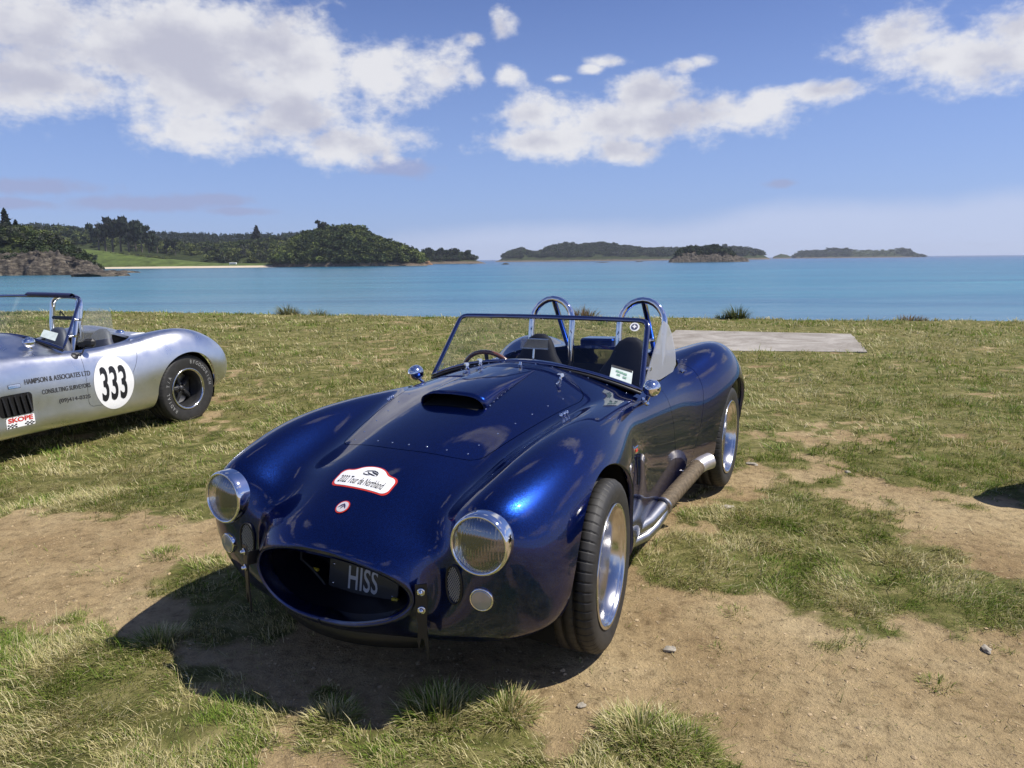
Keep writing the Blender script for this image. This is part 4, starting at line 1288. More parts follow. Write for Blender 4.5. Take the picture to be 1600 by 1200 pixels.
def build_blue_car():
    root = empty('sports_car', (-.317, 3.054, .02), (0, rad(.255), rad(-116.94)))
    tag(root, 'dark blue open sports car with HISS number plate parked on worn grass', 'car', 'open two-seat sports cars')
    C = common(M['blue_paint'])
    body, hood_o, doors = body_shell(M['blue_paint'], root)
    wm = wheel_meshes(.330, .225, .235, 'blue'); wm.update(rim=M['alloy'], spoke=M['alloy'], n=5)
    wr = wheel_meshes(.332, .255, .235, 'blue'); wr.update(rim=M['alloy'], spoke=M['alloy'], n=5)
    for sd in (1, -1):
        wheel_parts(root, (0, (.782 - .1125) * sd, .312), sd, .33, .225, .235, 'blue', wm, 6.0)
        wheel_parts(root, (-2.286, (.790 - .1275) * sd, .315), sd, .332, .255, .235, 'blue', wr)
    hero_details(root, body, hood_o, doors, C)
    return root

def build_silver_car():
    root = empty('racing_car', (-4.87, 5.63, -.05), (0, rad(-.9), rad(248)))
    tag(root, 'bare silver metal open racing car with number 333 on its door', 'car', 'open two-seat sports cars')
    al = M['aluminium']; chrome = M['chrome']
    C = common(al)
    def cockpit(V):
        W = V.copy(); W[:, 0] = np.where(V[:, 0] > -1.4, V[:, 0] + .14, V[:, 0])
        return fld_cockpit(W)
    body, hood_o, doors = body_shell(al, root, cockpit=cockpit, rear_r=.375)
    # wheels: tall tyres with raised white lettering
    R, w, rim = .350, .26, .205
    wm = wheel_meshes(R, w, rim, 'silver'); wm.update(rim=M['grey_alloy'], spoke=M['grey_alloy'], n=5)
    for x in (0, -2.286):
        for sd in (1, -1):
            pos = (x, (.785 - w / 2) * sd, .322)
            t, r = wheel_parts(root, pos, sd, R, w, rim, 'silver', wm)
            if sd > 0 and x < -1:
                for txt_, a0, da in (('BFGOODRICH', 98, 8.6), ('RADIAL T/A', -48, 8.6)):
                    for i, ch in enumerate(txt_):
                        if ch == ' ': continue
                        V, F = text_verts(ch, .052, .82, .0)
                        an = rad(a0 + da * i)
                        P = []
                        for u, v_ in V:                            # outer face looks along local +X; local Y/Z span the wheel
                            rr = .258 + v_
                            aa = an + u / .275
                            P.append((w / 2 * 1.03 + .0025, -math.cos(aa) * rr, math.sin(aa) * rr))
                        me = D.meshes.new('tyre_letter'); me.from_pydata(P, [], F); me.update()
                        link('tyre_letter', me, M['tyre_letter'], t)
    # windscreen with a dark visor strip
    fr = windscreen(root, M['frame'], dx=-.18, dz=.12)
    v = []; f = []
    for i in range(13):
        s_ = -.05 + .93 * i / 12
        p = wind_pt(s_, 1, -.18, .12); v += [p + Vector((.02, 0, -.004)), p + Vector((.045, 0, .014)), p + Vector((.02, 0, .034)), p + Vector((-.01, 0, .02))]
    for i in range(12):
        for j in range(4): f.append((i * 4 + j, i * 4 + (j + 1) % 4, (i + 1) * 4 + (j + 1) % 4, (i + 1) * 4 + j))
    link('sun_visor', mesh_np('sun_visor', v, f), M['navy_trim'], root)
    def screen_tag(s0, t0, w_, h_, mat):
        v = [wind_pt(s0 + a * w_ / .58, t0 + c * h_ / .45, -.18, .12) + Vector((.005, 0, .003)) for a, c in ((-.5, -.5), (.5, -.5), (.5, .5), (-.5, .5))]
        link('inspection_label', mesh_np('inspection_label', v, [(0, 1, 2, 3)], False), mat, root)
    screen_tag(.76, .16, .13, .07, M['label'])
    # clear wing on the pillar
    W = [(x_, .603 + (-.93 - x_) * .16, z_) for x_, z_ in ((-1.30, 1.16), (-1.34, 1.19), (-1.45, 1.17), (-1.52, 1.13), (-1.53, .95), (-1.50, .90), (-1.20, .885))]
    b = MB(); n = len(W)
    b.add([Vector(p) + Vector((0, .002, 0)) for p in W] + [Vector(p) - Vector((0, .002, 0)) for p in W],
          [tuple(range(n)), tuple(range(n, 2 * n))[::-1]] + [(i, (i + 1) % n, n + (i + 1) % n, n + i) for i in range(n)], False)
    ww = b.build('wind_wing', M['perspex_clear'], root)
    for zz in (.94, 1.08):
        p = wind_pt(1, (zz - .838) / .437, -.18, .12)
        b = MB(); b.tube([p, p + Vector((-.06, .02, 0))], .010, 8); b.tube([p + Vector((-.05, .0, 0)), p + Vector((-.05, .04, 0))], .012, 10); b.build('wing_clamp', chrome, ww)
    # roll hoop with cross bar and a big front brace
    yc = -.36
    pts = [(-1.86, yc - .20, .30), (-1.87, yc - .20, .98)]
    for k in range(0, 13):
        a = math.pi - math.pi * k / 12
        pts.append((-1.89 - .02 * math.sin(a), yc + math.copysign(abs(math.cos(a)) ** .6, math.cos(a)) * .20, 1.13 + abs(math.sin(a)) ** .6 * .13))
    pts += [(-1.87, yc + .20, .98), (-1.86, yc + .20, .30)]
    b = MB(); b.tube(pts, .025, 14); o = b.build('roll_hoop', chrome, root)
    b = MB(); b.tube([(-1.88, yc - .20, 1.04), (-1.88, yc + .20, 1.04)], .020, 10); b.build('hoop_crossbar', M['black'], o)
    b = MB(); b.tube([(-1.90, yc + .17, 1.21), (-1.70, yc + .24, .55)], .026, 12); b.build('hoop_brace', chrome, o)
    b = MB(); b.tube([(-1.88, yc - .02, 1.06), (-1.86, yc - .05, 1.11), (-1.88, yc - .08, 1.10), (-1.87, yc - .07, 1.07)], .006, 8); b.build('harness_hook', M['black'], o)
    sm = seat_mesh(); sm.materials.append(M['slate_leather'])
    for yy in (.30, -.30):
        s_ = link('seat', sm, None, root); s_.location = (-1.60, yy, .40); s_.scale = (1.1, 1.05, .92)
        b = MB(); b.box((.22, 0, -.02), (.46, .42, .12), None, .03); b.build('seat_cushion', M['leather'], s_)
    # bullet mirror on the wing, black mirror on the door
    p, n = top_z(-.88, .50); h = p + Vector((.01, .0, .065))
    b = MB(); b.lathe([(0, .07), (.02, .062), (.036, .04), (.044, .010), (.045, -.012), (.038, -.02), (0, -.021)], 28, frame_mat(h, (.9, .35, 0)))
    o = b.build('wing_mirror', chrome, root)
    b = MB(); b.tube([p, p + Vector((.03, 0, .004))], .014, 10); b.tube([p, h], .013, 10); b.build('mirror_stalk', chrome, o)
    p, n = side_y(-1.17, .77, 1); h = Vector((-1.28, .655, .875))
    b = MB(); b.box((0, 0, 0), (.06, .17, .075), frame_mat(h, (.9, .3, .1)), .022); o = b.build('door_mirror', M['black'], root)
    b = MB(); b.lathe([(0, .008), (.026, .005), (.032, 0)], 24, frame_mat(p + Vector((0, 0, .0)), n)); b.tube([p, p + Vector((-.06, .02, .02)), h], .007, 8); b.build('mirror_stalk', M['black'], o)
    # door handle-side chrome catch, pale sticker on the rear deck
    p, n = top_z(-2.02, .40)
    b = MB(); b.box((0, 0, .0), (.16, .09, .003), frame_mat(p + n * .003, (1, 0, -.1), n)); b.build('deck_sticker', M['white_print'], root)
    p, n = top_z(-1.98, .25)
    b = MB(); b.lathe([(0, .03), (.03, .028), (.042, .012), (.044, 0)], 20, frame_mat(p, n)); b.build('filler_cap', chrome, root)
    # number roundel
    S2 = fine_patch(-1.72, -1.22, .20, .78, 60, 70, 1)
    dr = lambda V: np.where(V[:, 1] > .5, np.hypot((V[:, 0] + 1.475) / .195, (V[:, 2] - .497) / .245) - 1, 1.0)
    o = decal_surf('number_roundel', dr, M['white_print'], doors[0], .003, S2)
    def on_side(x0, z0, off, k=1.0, shear=0.0):
        def g(u, v_):
            p, n = side_y(x0 - u * k, z0 + v_ + shear * u, 1); return p + n * off
        return g
    decal_text('number_digits', '333', on_side(-1.475, .497 - .148, .0065), M['black_print'], o, size=.42, sx=.42, bold=.0085, spacing=1.02, sub=2)
    for s_, x0, z0, wd, hh in (('HAMPSON & ASSOCIATES LTD', -.660, .590, .60, .060), ('CONSULTING SURVEYORS', -.800, .487, .445, .055), ('(09)414-0325', -.940, .392, .295, .048)):
        V, F = text_verts(s_, hh, 1, .0006, 1.0, 'LEFT'); wx = max(v[0] for v in V)
        decal_text('side_lettering', s_, on_side(x0, z0, .0035), M['dark_grey_print'], body, size=hh, sx=wd / wx, bold=.0006, align='LEFT', sub=1)
    # louvred vent, small maker plate and sticker under it
    S3 = fine_patch(-.74, -.38, .22, .66, 60, 60, 1)
    fv = lambda V: np.where(V[:, 1] > .5, fld_box(V, (0, 2), (-.560, .440), (.152, .088), .035), 1.0)
    o = decal_surf('side_vent', fv, M['matt_black'], body, .002, S3)
    for k in range(5):
        p, n = side_y(-.46 - .056 * k, .44, 1); b = MB()
        Mx_ = frame_mat(p + n * .008, (1, 0, 0)) @ Matrix.Rotation(rad(12), 4, 'Y') @ Matrix.Rotation(rad(35), 4, 'Z')
        b.box((0, 0, 0), (.034, .003, .155), Mx_); b.build('vent_louvre', M['black'], o)
    fe = lambda V: np.where(V[:, 1] > .5, fld_box(V, (0, 2), (-.565, .590), (.058, .018), .004), 1.0)
    e1 = decal_surf('maker_plate', fe, M['dark_grey_print'], body, .002, S3)
    fe2 = lambda V: np.where(V[:, 1] > .5, fld_box(V, (0, 2), (-.565, .590), (.055, .015), .003), 1.0)
    decal_surf('plate_face', fe2, M['chrome'], e1, .003, S3)
    fs = lambda V: np.where(V[:, 1] > .5, fld_box(V, (0, 2), (-.585, .302), (.128, .043), .003), 1.0)
    st = decal_surf('sponsor_sticker', fs, M['white_print'], body, .002, S3)
    V, F = text_verts('SKOPE', .05, 1, .0018, 1.0, 'CENTER'); wx = max(v[0] for v in V) * 2
    decal_text('sticker_lettering', 'SKOPE', on_side(-.585, .304, .0045), M['red_print'], st, size=.05, sx=.225 / wx, bold=.0018, sub=1)
    b = MB(); g = on_side(-.585, .262, .0045)
    for i in range(14):
        for j in range(3):
            if (i + j) % 2 or 5 <= i <= 8: continue
            x = -.122 + i * .0174; z = j * .0095 + .001
            q = [g(x, z), g(x + .0174, z), g(x + .0174, z + .0095), g(x, z + .0095)]
            b.add(q, [(0, 1, 2, 3)], False)
    b.build('sticker_checks', M['black_print'], st)['kind'] = 'stuff'
    # exhausts hidden low on the far side are not in view; sill edge and door catch
    p, n = top_z(-1.80, .60); b = MB(); b.box((0, 0, 0), (.05, .02, .012), frame_mat(p, (1, 0, 0), n), .003); b.build('door_catch', chrome, root)
    # front lamps (out of frame, they close the fender)
    for sd in (1, -1):
        b = MB(); b.lathe([(.112, -.10), (.106, -.02), (.104, .002), (.092, .012), (.07, .02), (0, .026)], 32, frame_mat((.640, .560 * sd, .594), (1, .1 * sd, .04))); b.build('headlight', M['clear_lens'], root)
    return root

def build_third_car():
    root = empty('sports_car', (4.17, 4.04, .02), (0, 0, rad(-165)))
    tag(root, 'black open sports car just past the right edge throwing a rounded shadow', 'car', 'open two-seat sports cars')
    body, hood_o, doors = body_shell(M['black_paint'], root)
    wm = wheel_meshes(.330, .225, .235, 'blue'); wm.update(rim=M['alloy'], spoke=M['alloy'], n=5)
    for x in (0, -2.286):
        for sd in (1, -1): wheel_parts(root, (x, (.782 - .1125) * sd, .312), sd, .33, .225, .235, 'blue', wm)
    windscreen(root, M['frame'])
    for sd in (1, -1):
        b = MB(); b.lathe([(.112, -.10), (.106, -.02), (.104, .002), (.092, .012), (.07, .02), (0, .026)], 32, frame_mat((.640, .560 * sd, .594), (1, .1 * sd, .04))); b.build('headlight', M['clear_lens'], root)
    return root

def aluminium_mat():
    m, nt, b, out = new_mat('hand_polished_aluminium')
    n1 = noise_node(nt, 2.2, 6, .65, dist=.6); n2 = noise_node(nt, 14, 5, .6)
    r1 = ramp(nt, n1.outputs['Fac'], [(.35, (.27,) * 3), (.7, (.40,) * 3)])
    nt.links.new(r1.outputs[0], b.inputs['Roughness'])
    r2 = ramp(nt, n2.outputs['Fac'], [(.3, (.72, .73, .75)), (.7, (.80, .80, .81))]); nt.links.new(r2.outputs[0], b.inputs['Base Color'])
    setp(b, Metallic=1.0)
    bump(nt, n1.outputs['Fac'], b, .05, .01)
    return m
M['aluminium'] = aluminium_mat()
M['grey_alloy'] = simple('dark_grey_wheel_casting', (.07, .07, .073), .45, .7, var=.2)
M['tyre_letter'] = simple('raised_white_tyre_letter', (.34, .34, .33), .6)
M['navy_trim'] = simple('navy_trim', (.035, .04, .11), .4, .2)
M['slate_leather'] = simple('slate_leather', (.055, .062, .085), .55, nscale=90, bmp=.2)
M['dark_grey_print'] = simple('dark_grey_vinyl', (.035, .035, .037), .5)
M['perspex_clear'] = glass_mat('clear_perspex', (.95, .97, .97), frost=.10, rough=.03)

# ------------------------------------------------------------------ the place
SEA_Z = -3.5
def ray_px(px, py):
    u = (px - 800) / CAM_F; v = (600 - py) / CAM_F
    return cam.matrix_world.to_3x3() @ Vector((u, v, -1))
def at(px, py, z=0.0):
    d = ray_px(px, py); t = (z - CAM_H) / d.z
    return (d.x * t, d.y * t)
def at_y(px, py, Y):
    d = ray_px(px, py); t = Y / d.y
    return Vector((d.x * t, Y, CAM_H + d.z * t))

_perm = np.random.default_rng(11).random((256, 256))
def vnoise(x, y):
    xi = np.floor(x).astype(int); yi = np.floor(y).astype(int); fx = x - xi; fy = y - yi
    fx = fx * fx * (3 - 2 * fx); fy = fy * fy * (3 - 2 * fy)
    g = lambda a, b: _perm[a & 255, b & 255]
    return (g(xi, yi) * (1 - fx) + g(xi + 1, yi) * fx) * (1 - fy) + (g(xi, yi + 1) * (1 - fx) + g(xi + 1, yi + 1) * fx) * fy
def fbm(x, y, o=4, s=1.0, gain=.5):
    x = np.asarray(x, float) * s; y = np.asarray(y, float) * s
    a = 1; t = 0; r = np.zeros(np.broadcast(x, y).shape)
    for k in range(o):
        r = r + a * vnoise(x + 17.3 * k, y - 9.1 * k); t += a; a *= gain; x = x * 2.03; y = y * 2.03
    return r / t

EDGE = [(-400, 60), (-120, 44), (-40, 30), (-18.0, 26.4), (-14.1, 25.4), (-10.3, 24.2), (-6.1, 22.5), (-2.8, 21.7), (0, 21.0), (5.1, 19.9), (8.2, 19.0), (12.3, 17.9), (30, 13), (90, -6), (400, -60)]
def edge_y(x):
    return np.interp(x, [p[0] for p in EDGE], [p[1] for p in EDGE]) + (fbm(x, 0 * x, 3, .8) - .5) * .5

def poly_sd(poly, x, y):
    """signed distance to a polygon, positive inside"""
    P = np.array(poly, float); n = len(P); d = np.full(x.shape, 1e9); ins = np.zeros(x.shape, bool)
    for i in range(n):
        a = P[i]; b = P[(i + 1) % n]; e = b - a
        wx = x - a[0]; wy = y - a[1]
        t = np.clip((wx * e[0] + wy * e[1]) / (e @ e), 0, 1)
        d = np.minimum(d, np.hypot(wx - e[0] * t, wy - e[1] * t))
        c = (a[1] > y) != (b[1] > y)
        with np.errstate(divide='ignore', invalid='ignore'):
            xx = (b[0] - a[0]) * (y - a[1]) / (b[1] - a[1]) + a[0]
        ins ^= c & (x < xx)
    return np.where(ins, d, -d)

def gp(L): return [at(px, py) for px, py in L]
G_POLY = [
    [(-60, 5.2), (-6, 4.9)] + gp([(0, 800), (150, 802), (325, 792), (430, 770), (520, 740), (1150, 742), (1230, 730), (1330, 738), (1420, 758), (1600, 790), (1700, 800)]) + [(8, 3.4), (60, 3), (60, 80), (-60, 80)],
    gp([(1010, 870), (1060, 825), (1110, 785), (1190, 745), (1330, 742), (1325, 775), (1390, 820), (1500, 865), (1700, 905), (1700, 1000), (1560, 985), (1440, 985), (1400, 1015), (1330, 1000), (1290, 960), (1180, 912), (1090, 915), (1020, 890)]),
    [(-30, 3.0)] + gp([(-200, 975), (0, 968), (170, 962), (200, 985), (280, 1040), (340, 1065), (400, 1085), (470, 1118), (430, 1160), (400, 1199)]) + [(-1.0, 1.2), (-1.2, -10), (-30, -10)],
    gp([(585, 1150), (640, 1090), (720, 1078), (830, 1085), (870, 1150), (860, 1199)]) + [(.1, .8), (-.4, .8)],
    gp([(880, 1199), (890, 1130), (960, 1105), (1080, 1120), (1160, 1160), (1230, 1199)]) + [(.9, .8), (.2, .8)],
    gp([(215, 905), (330, 870), (420, 900), (470, 970), (430, 1010), (300, 1000)]),
    gp([(470, 1120), (500, 1085), (560, 1098), (600, 1140), (560, 1180), (500, 1160)]),
]
D_POLY = [gp([(1180, 690), (1330, 672), (1450, 668), (1600, 690), (1600, 705), (1420, 700), (1250, 712)]), gp([(190, 1085), (270, 1075), (300, 1095), (260, 1120), (200, 1110)]),
          gp([(560, 545), (620, 540), (640, 556), (570, 560)])]
def grassness(x, y):
    sd = np.full(np.shape(x), -9.0)
    for p in G_POLY: sd = np.maximum(sd, poly_sd(p, x, y))
    for p in D_POLY: sd = np.minimum(sd, -poly_sd(p, x, y) * .4 + .20)
    sc = np.clip(y / 5, .35, 1.5)
    n = (fbm(x, y, 5, 2.6) - .5) * 1.3 + (fbm(x + 40, y, 3, 9.0) - .5) * .9
    sd = np.clip(sd, -1.2, .42)
    return sd / (.30 * sc) + n * 2.6
def lump(x, y):
    return (fbm(x, y, 3, .55) - .5)
CAR_FLAT = [(-.3, 2.6, 2.2), (.6, 4.6, 1.6)]
def gz(x, y, gr=None):
    x = np.asarray(x, float); y = np.asarray(y, float)
    if gr is None: gr = grassness(x, y)
    g = np.clip(gr * .5 + .5, 0, 1)
    flat = np.ones(np.shape(x))
    for cx, cy, r in CAR_FLAT: flat = np.minimum(flat, np.clip((np.hypot(x - cx, y - cy) - r * .55) / r, 0.15, 1))
    z = lump(x, y) * .10 * flat + (fbm(x, y, 4, 5.0) - .5) * .035 * (.4 + .6 * g) + g * .012
    z = z - .012
    e = edge_y(x) - y
    z = z - np.clip(-(e - .5), 0, 3.2) ** 1.3 * 1.05 - np.clip(.9 - e, 0, 1) * .05
    if np.any((x > 2) & (x < 7) & (y > 11.2) & (y < 15.8)): z = z - .05 * np.clip(poly_sd(SLAB, x, y) / .25 - .1, 0, 1)
    z = z - np.clip(y - 9, 0, 30) * .0035 - .12 * np.exp(-((x + 3.9) ** 2 + (y - 6.2) ** 2) / 5.5)
    return z

def ground_mesh():
    def axis(lo, hi, dlo, dhi, c, d0, gr_):
        a = [c]
        d = d0
        while a[-1] < hi:
            if a[-1] > dhi: d *= gr_
            a.append(a[-1] + d)
        b = [c]; d = d0
        while b[-1] > lo:
            if b[-1] < dlo: d *= gr_
            b.append(b[-1] - d)
        return np.array(b[:0:-1] + a)
    xs = axis(-420, 420, -3.0, 3.2, 0, .035, 1.035)
    ys = [1.2]; d = .026
    while ys[-1] < 90:
        d = .026 if ys[-1] < 4 else min(.026 * (ys[-1] / 4) ** 1.25, .20) if ys[-1] < 30 else d * 1.2
        ys.append(ys[-1] + d)
    lo = [1.2]; d = .05
    while lo[-1] > -320: lo.append(lo[-1] - d); d *= 1.25
    ys = np.array(lo[:0:-1] + ys)
    X, Y = np.meshgrid(xs, ys, indexing='ij')
    gr = grassness(X, Y); Z = gz(X, Y, gr)
    V = np.stack([X, Y, Z], -1).reshape(-1, 3)
    nx, ny = X.shape
    i = np.arange(nx - 1)[:, None] * ny + np.arange(ny - 1)[None]
    F = np.stack([i, i + ny, i + ny + 1, i + 1], -1).reshape(-1, 4)
    keep = V[F].reshape(len(F), 4, 3)[:, :, 2].max(1) > SEA_Z - 1.0
    me = mesh_np('ground', V, F[keep])
    at_ = me.attributes.new('grass', 'FLOAT', 'POINT'); at_.data.foreach_set('value', np.clip(gr * .5 + .5, 0, 1).astype(np.float32).ravel())
    return me

def ground_mat():
    m, nt, b, out = new_mat('worn_turf_and_clay')
    L = nt.links.new
    a = nd(nt, 'ShaderNodeAttribute', attribute_name='grass')
    n1 = noise_node(nt, 1.1, 7, .62); n2 = noise_node(nt, 18, 6, .7); n3 = noise_node(nt, 95, 5, .75); n4 = noise_node(nt, 6, 5, .6, dist=.8)
    d1 = ramp(nt, n1.outputs['Fac'], [(.34, (.245, .172, .088)), (.50, (.345, .258, .140)), (.66, (.43, .338, .195))])
    d2 = ramp(nt, n2.outputs['Fac'], [(.30, (.50, .47, .43)), (.46, (.95, .94, .92)), (.68, (1.22, 1.20, 1.16))])
    mx = nd(nt, 'ShaderNodeMix', data_type='RGBA', blend_type='MULTIPLY'); mx.inputs['Factor'].default_value = 1; L(d1.outputs[0], mx.inputs['A']); L(d2.outputs[0], mx.inputs['B'])
    d3 = ramp(nt, n3.outputs['Fac'], [(.30, (.62, .60, .58)), (.46, (1, 1, 1)), (.62, (1.0, 1.0, 1.0)), (.74, (1.45, 1.42, 1.36))])
    mx2 = nd(nt, 'ShaderNodeMix', data_type='RGBA', blend_type='MULTIPLY'); mx2.inputs['Factor'].default_value = .9; L(mx.outputs['Result'], mx2.inputs['A']); L(d3.outputs[0], mx2.inputs['B'])
    g1 = ramp(nt, n4.outputs['Fac'], [(.32, (.070, .080, .020)), (.5, (.145, .140, .044)), (.7, (.27, .235, .105))])
    mg = nd(nt, 'ShaderNodeMix', data_type='RGBA', blend_type='MULTIPLY'); mg.inputs['Factor'].default_value = .8; L(g1.outputs[0], mg.inputs['A']); L(d2.outputs[0], mg.inputs['B'])
    ad = nd(nt, 'ShaderNodeMath', operation='MULTIPLY_ADD'); L(n2.outputs['Fac'], ad.inputs[0]); ad.inputs[1].default_value = .6; L(a.outputs['Fac'], ad.inputs[2])
    mr = nd(nt, 'ShaderNodeMapRange'); L(ad.outputs[0], mr.inputs['Value']); mr.inputs['From Min'].default_value = .70; mr.inputs['From Max'].default_value = .95
    fm = nd(nt, 'ShaderNodeMix', data_type='RGBA'); L(mr.outputs[0], fm.inputs['Factor']); L(mx2.outputs['Result'], fm.inputs['A']); L(mg.outputs['Result'], fm.inputs['B'])
    L(fm.outputs['Result'], b.inputs['Base Color']); setp(b, Roughness=.95); b.inputs['Specular IOR Level'].default_value = .15
    h = nd(nt, 'ShaderNodeMath', operation='MULTIPLY_ADD'); L(n3.outputs['Fac'], h.inputs[0]); h.inputs[1].default_value = .35; L(n2.outputs['Fac'], h.inputs[2])
    bump(nt, h.outputs[0], b, .9, .026)
    return m

def tint_mat(name, trans=.25, rough=.6, attr='tint'):
    m, nt, b, out = new_mat(name); L = nt.links.new
    a = nd(nt, 'ShaderNodeAttribute', attribute_name=attr)
    L(a.outputs['Color'], b.inputs['Base Color']); setp(b, Roughness=rough); b.inputs['Specular IOR Level'].default_value = .2
    if trans:
        t = nd(nt, 'ShaderNodeBsdfTranslucent'); L(a.outputs['Color'], t.inputs[0])
        ms = nd(nt, 'ShaderNodeMixShader'); ms.inputs[0].default_value = trans
        L(b.outputs[0], ms.inputs[1]); L(t.outputs[0], ms.inputs[2]); L(ms.outputs[0], out.inputs[0])
    return m

def blades_mesh(name, base, az, ln, wd, lean, colr, curl=None):
    """base (n,3); az azimuth; ln length; wd width; lean 0 upright..1 flat; colr (n,3)"""
    n = len(base)
    dx, dy = np.cos(az), np.sin(az); px_, py_ = -dy, dx
    up = np.cos(lean * 1.45); ou = np.sin(lean * 1.45)
    if curl is None: curl = rng.uniform(.1, .6, n)
    mid = base + np.stack([dx * ou * ln * .5, dy * ou * ln * .5, up * ln * .55], 1)
    tip = base + np.stack([dx * (ou + curl * .45) * ln, dy * (ou + curl * .45) * ln, (up * ln * (1 - curl * .35))], 1)
    w = np.stack([px_ * wd / 2, py_ * wd / 2, 0 * wd], 1)
    V = np.empty((n, 5, 3)); V[:, 0] = base - w; V[:, 1] = base + w; V[:, 2] = mid + w * .8; V[:, 3] = mid - w * .8; V[:, 4] = tip
    i = np.arange(n)[:, None] * 5
    F = np.concatenate([i + [0, 1, 2], i + [0, 2, 3], i + [3, 2, 4]], 1).reshape(-1, 3)
    me = mesh_np(name, V.reshape(-1, 3), F, smooth=False)
    ca = me.color_attributes.new('tint', 'FLOAT_COLOR', 'POINT')
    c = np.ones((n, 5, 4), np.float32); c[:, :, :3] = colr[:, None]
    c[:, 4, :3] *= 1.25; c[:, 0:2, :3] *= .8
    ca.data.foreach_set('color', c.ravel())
    return me

GREEN = np.array([[.095, .165, .018], [.150, .215, .028], [.205, .250, .048], [.115, .15, .030]])
STRAW = np.array([[.46, .40, .19], [.36, .32, .14], [.55, .49, .29], [.28, .255, .11]])
def grass_colours(x, y, n, dry=0.0):
    f = fbm(x, y, 3, .9) * .5 + fbm(x + 9, y + 3, 3, 4.0) * .5
    pr = np.clip((f - .50) * 3.6 + .34 + dry + .28 * np.clip((y - 3) / 4, 0, 1), .06, .90)
    g = GREEN[rng.integers(0, 4, n)]; s = STRAW[rng.integers(0, 4, n)]
    c = np.where((rng.random(n) < pr)[:, None], s, g)
    return c * rng.uniform(.92, 1.48, (n, 1))

def build_grass():
    P = []
    for (x0, x1, y0, y1, dens, L0, W0) in ((-2.6, 2.6, 1.6, 3.3, 26000, .020, .0030), (-4.0, 4.4, 3.3, 5.2, 9000, .026, .0042), (-2.6, 2.6, 1.6, 3.2, 19000, .042, .0022), (-4.0, 4.4, 3.2, 5.5, 8200, .048, .0034), (-7.5, 7.5, 5.5, 9.0, 2600, .058, .0060), (-12, 11.5, 9.0, 14.0, 850, .070, .010), (-20, 17, 14.0, 26.5, 330, .080, .017)):
        n = int((x1 - x0) * (y1 - y0) * dens)
        x = rng.uniform(x0, x1, n); y = rng.uniform(y0, y1, n)
        vis = np.abs(x) < y * .74 + .5
        x, y = x[vis], y[vis]
        g = grassness(x, y)
        cl = fbm(x + 5, y, 3, 7.0 / max(1, y0 / 4))
        pr = np.clip((g + .35) * .9, 0, 1) * np.clip((cl - .30) * 3.2, .12, 1)
        pr = np.where(g < -.3, .004, pr)
        k = (rng.random(len(x)) < pr) & (y < edge_y(x) + .4)
        k &= ~((x > 2.0) & (poly_sd(SLAB, x, y) > .10 * (fbm(x, y, 2, 2.0) - .35)))
        x, y, g, cl = x[k], y[k], g[k], cl[k]
        n = len(x)
        big = (rng.random(n) < .10)
        ln = L0 * rng.uniform(.45, 1.15, n) * (1 + big * 1.1) * (.55 + .9 * cl)
        fl = fbm(x - 3, y + 8, 3, 2.2) * 9.0 + rng.normal(0, .9, n)     # matted in locally shared directions
        lean = np.clip(rng.normal(.50, .24, n) + big * .18, .02, .98)
        P.append((x, y, ln, np.full(n, W0) * rng.uniform(.6, 1.3, n), fl, lean))
    x, y, ln, wd, az, lean = [np.concatenate([p[i] for p in P]) for i in range(6)]
    base = np.stack([x, y, gz(x, y) - .004], 1)
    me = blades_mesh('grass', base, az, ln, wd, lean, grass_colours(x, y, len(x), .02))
    o = link('grass', me, M['blade']); tag(o, 'rough sunlit kikuyu grass with dry straw through it', 'grass', kind='stuff')
    return o

def tuft(name, x, y, r, n, L_, w_, label, cat, group=None, cols=None, lean=.55):
    rr = r * np.sqrt(rng.random(n)); a = rng.uniform(0, 2 * math.pi, n)
    bx = x + rr * np.cos(a); by = y + rr * np.sin(a)
    z = gz(bx, by)
    az = a + rng.normal(0, .6, n)
    ln = L_ * rng.uniform(.5, 1.15, n) * (1 - .25 * rr / r)
    le = np.clip(lean * (rr / r) + rng.normal(.12, .16, n), 0, 1)
    c = (cols[rng.integers(0, len(cols), n)] * rng.uniform(.7, 1.3, (n, 1))) if cols is not None else grass_colours(bx, by, n, .05)
    o_z = float(gz(np.array([x]), np.array([y]))[0])
    base = np.stack([bx - x, by - y, z - o_z - .006], 1)
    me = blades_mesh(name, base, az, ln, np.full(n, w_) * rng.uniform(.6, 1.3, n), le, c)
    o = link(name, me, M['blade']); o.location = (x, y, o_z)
    tag(o, label, cat, group)
    return o

def rock_mesh(name, seed, sx, sy, sz, sub=3, rough=.35):
    import bmesh
    bm = bmesh.new(); bmesh.ops.create_icosphere(bm, subdivisions=sub, radius=1)
    off = Vector((seed * 3.7, seed * 1.3, 0))
    for v in bm.verts:
        p = v.co.copy()
        n = noise.noise(p * 1.1 + off) * rough + noise.noise(p * 3.1 + off) * rough * .35
        v.co = Vector((p.x * sx, p.y * sy, p.z * sz)) * (1 + n)
    me = D.meshes.new(name); bm.to_mesh(me); bm.free()
    me.polygons.foreach_set('use_smooth', np.zeros(len(me.polygons), bool))
    return me

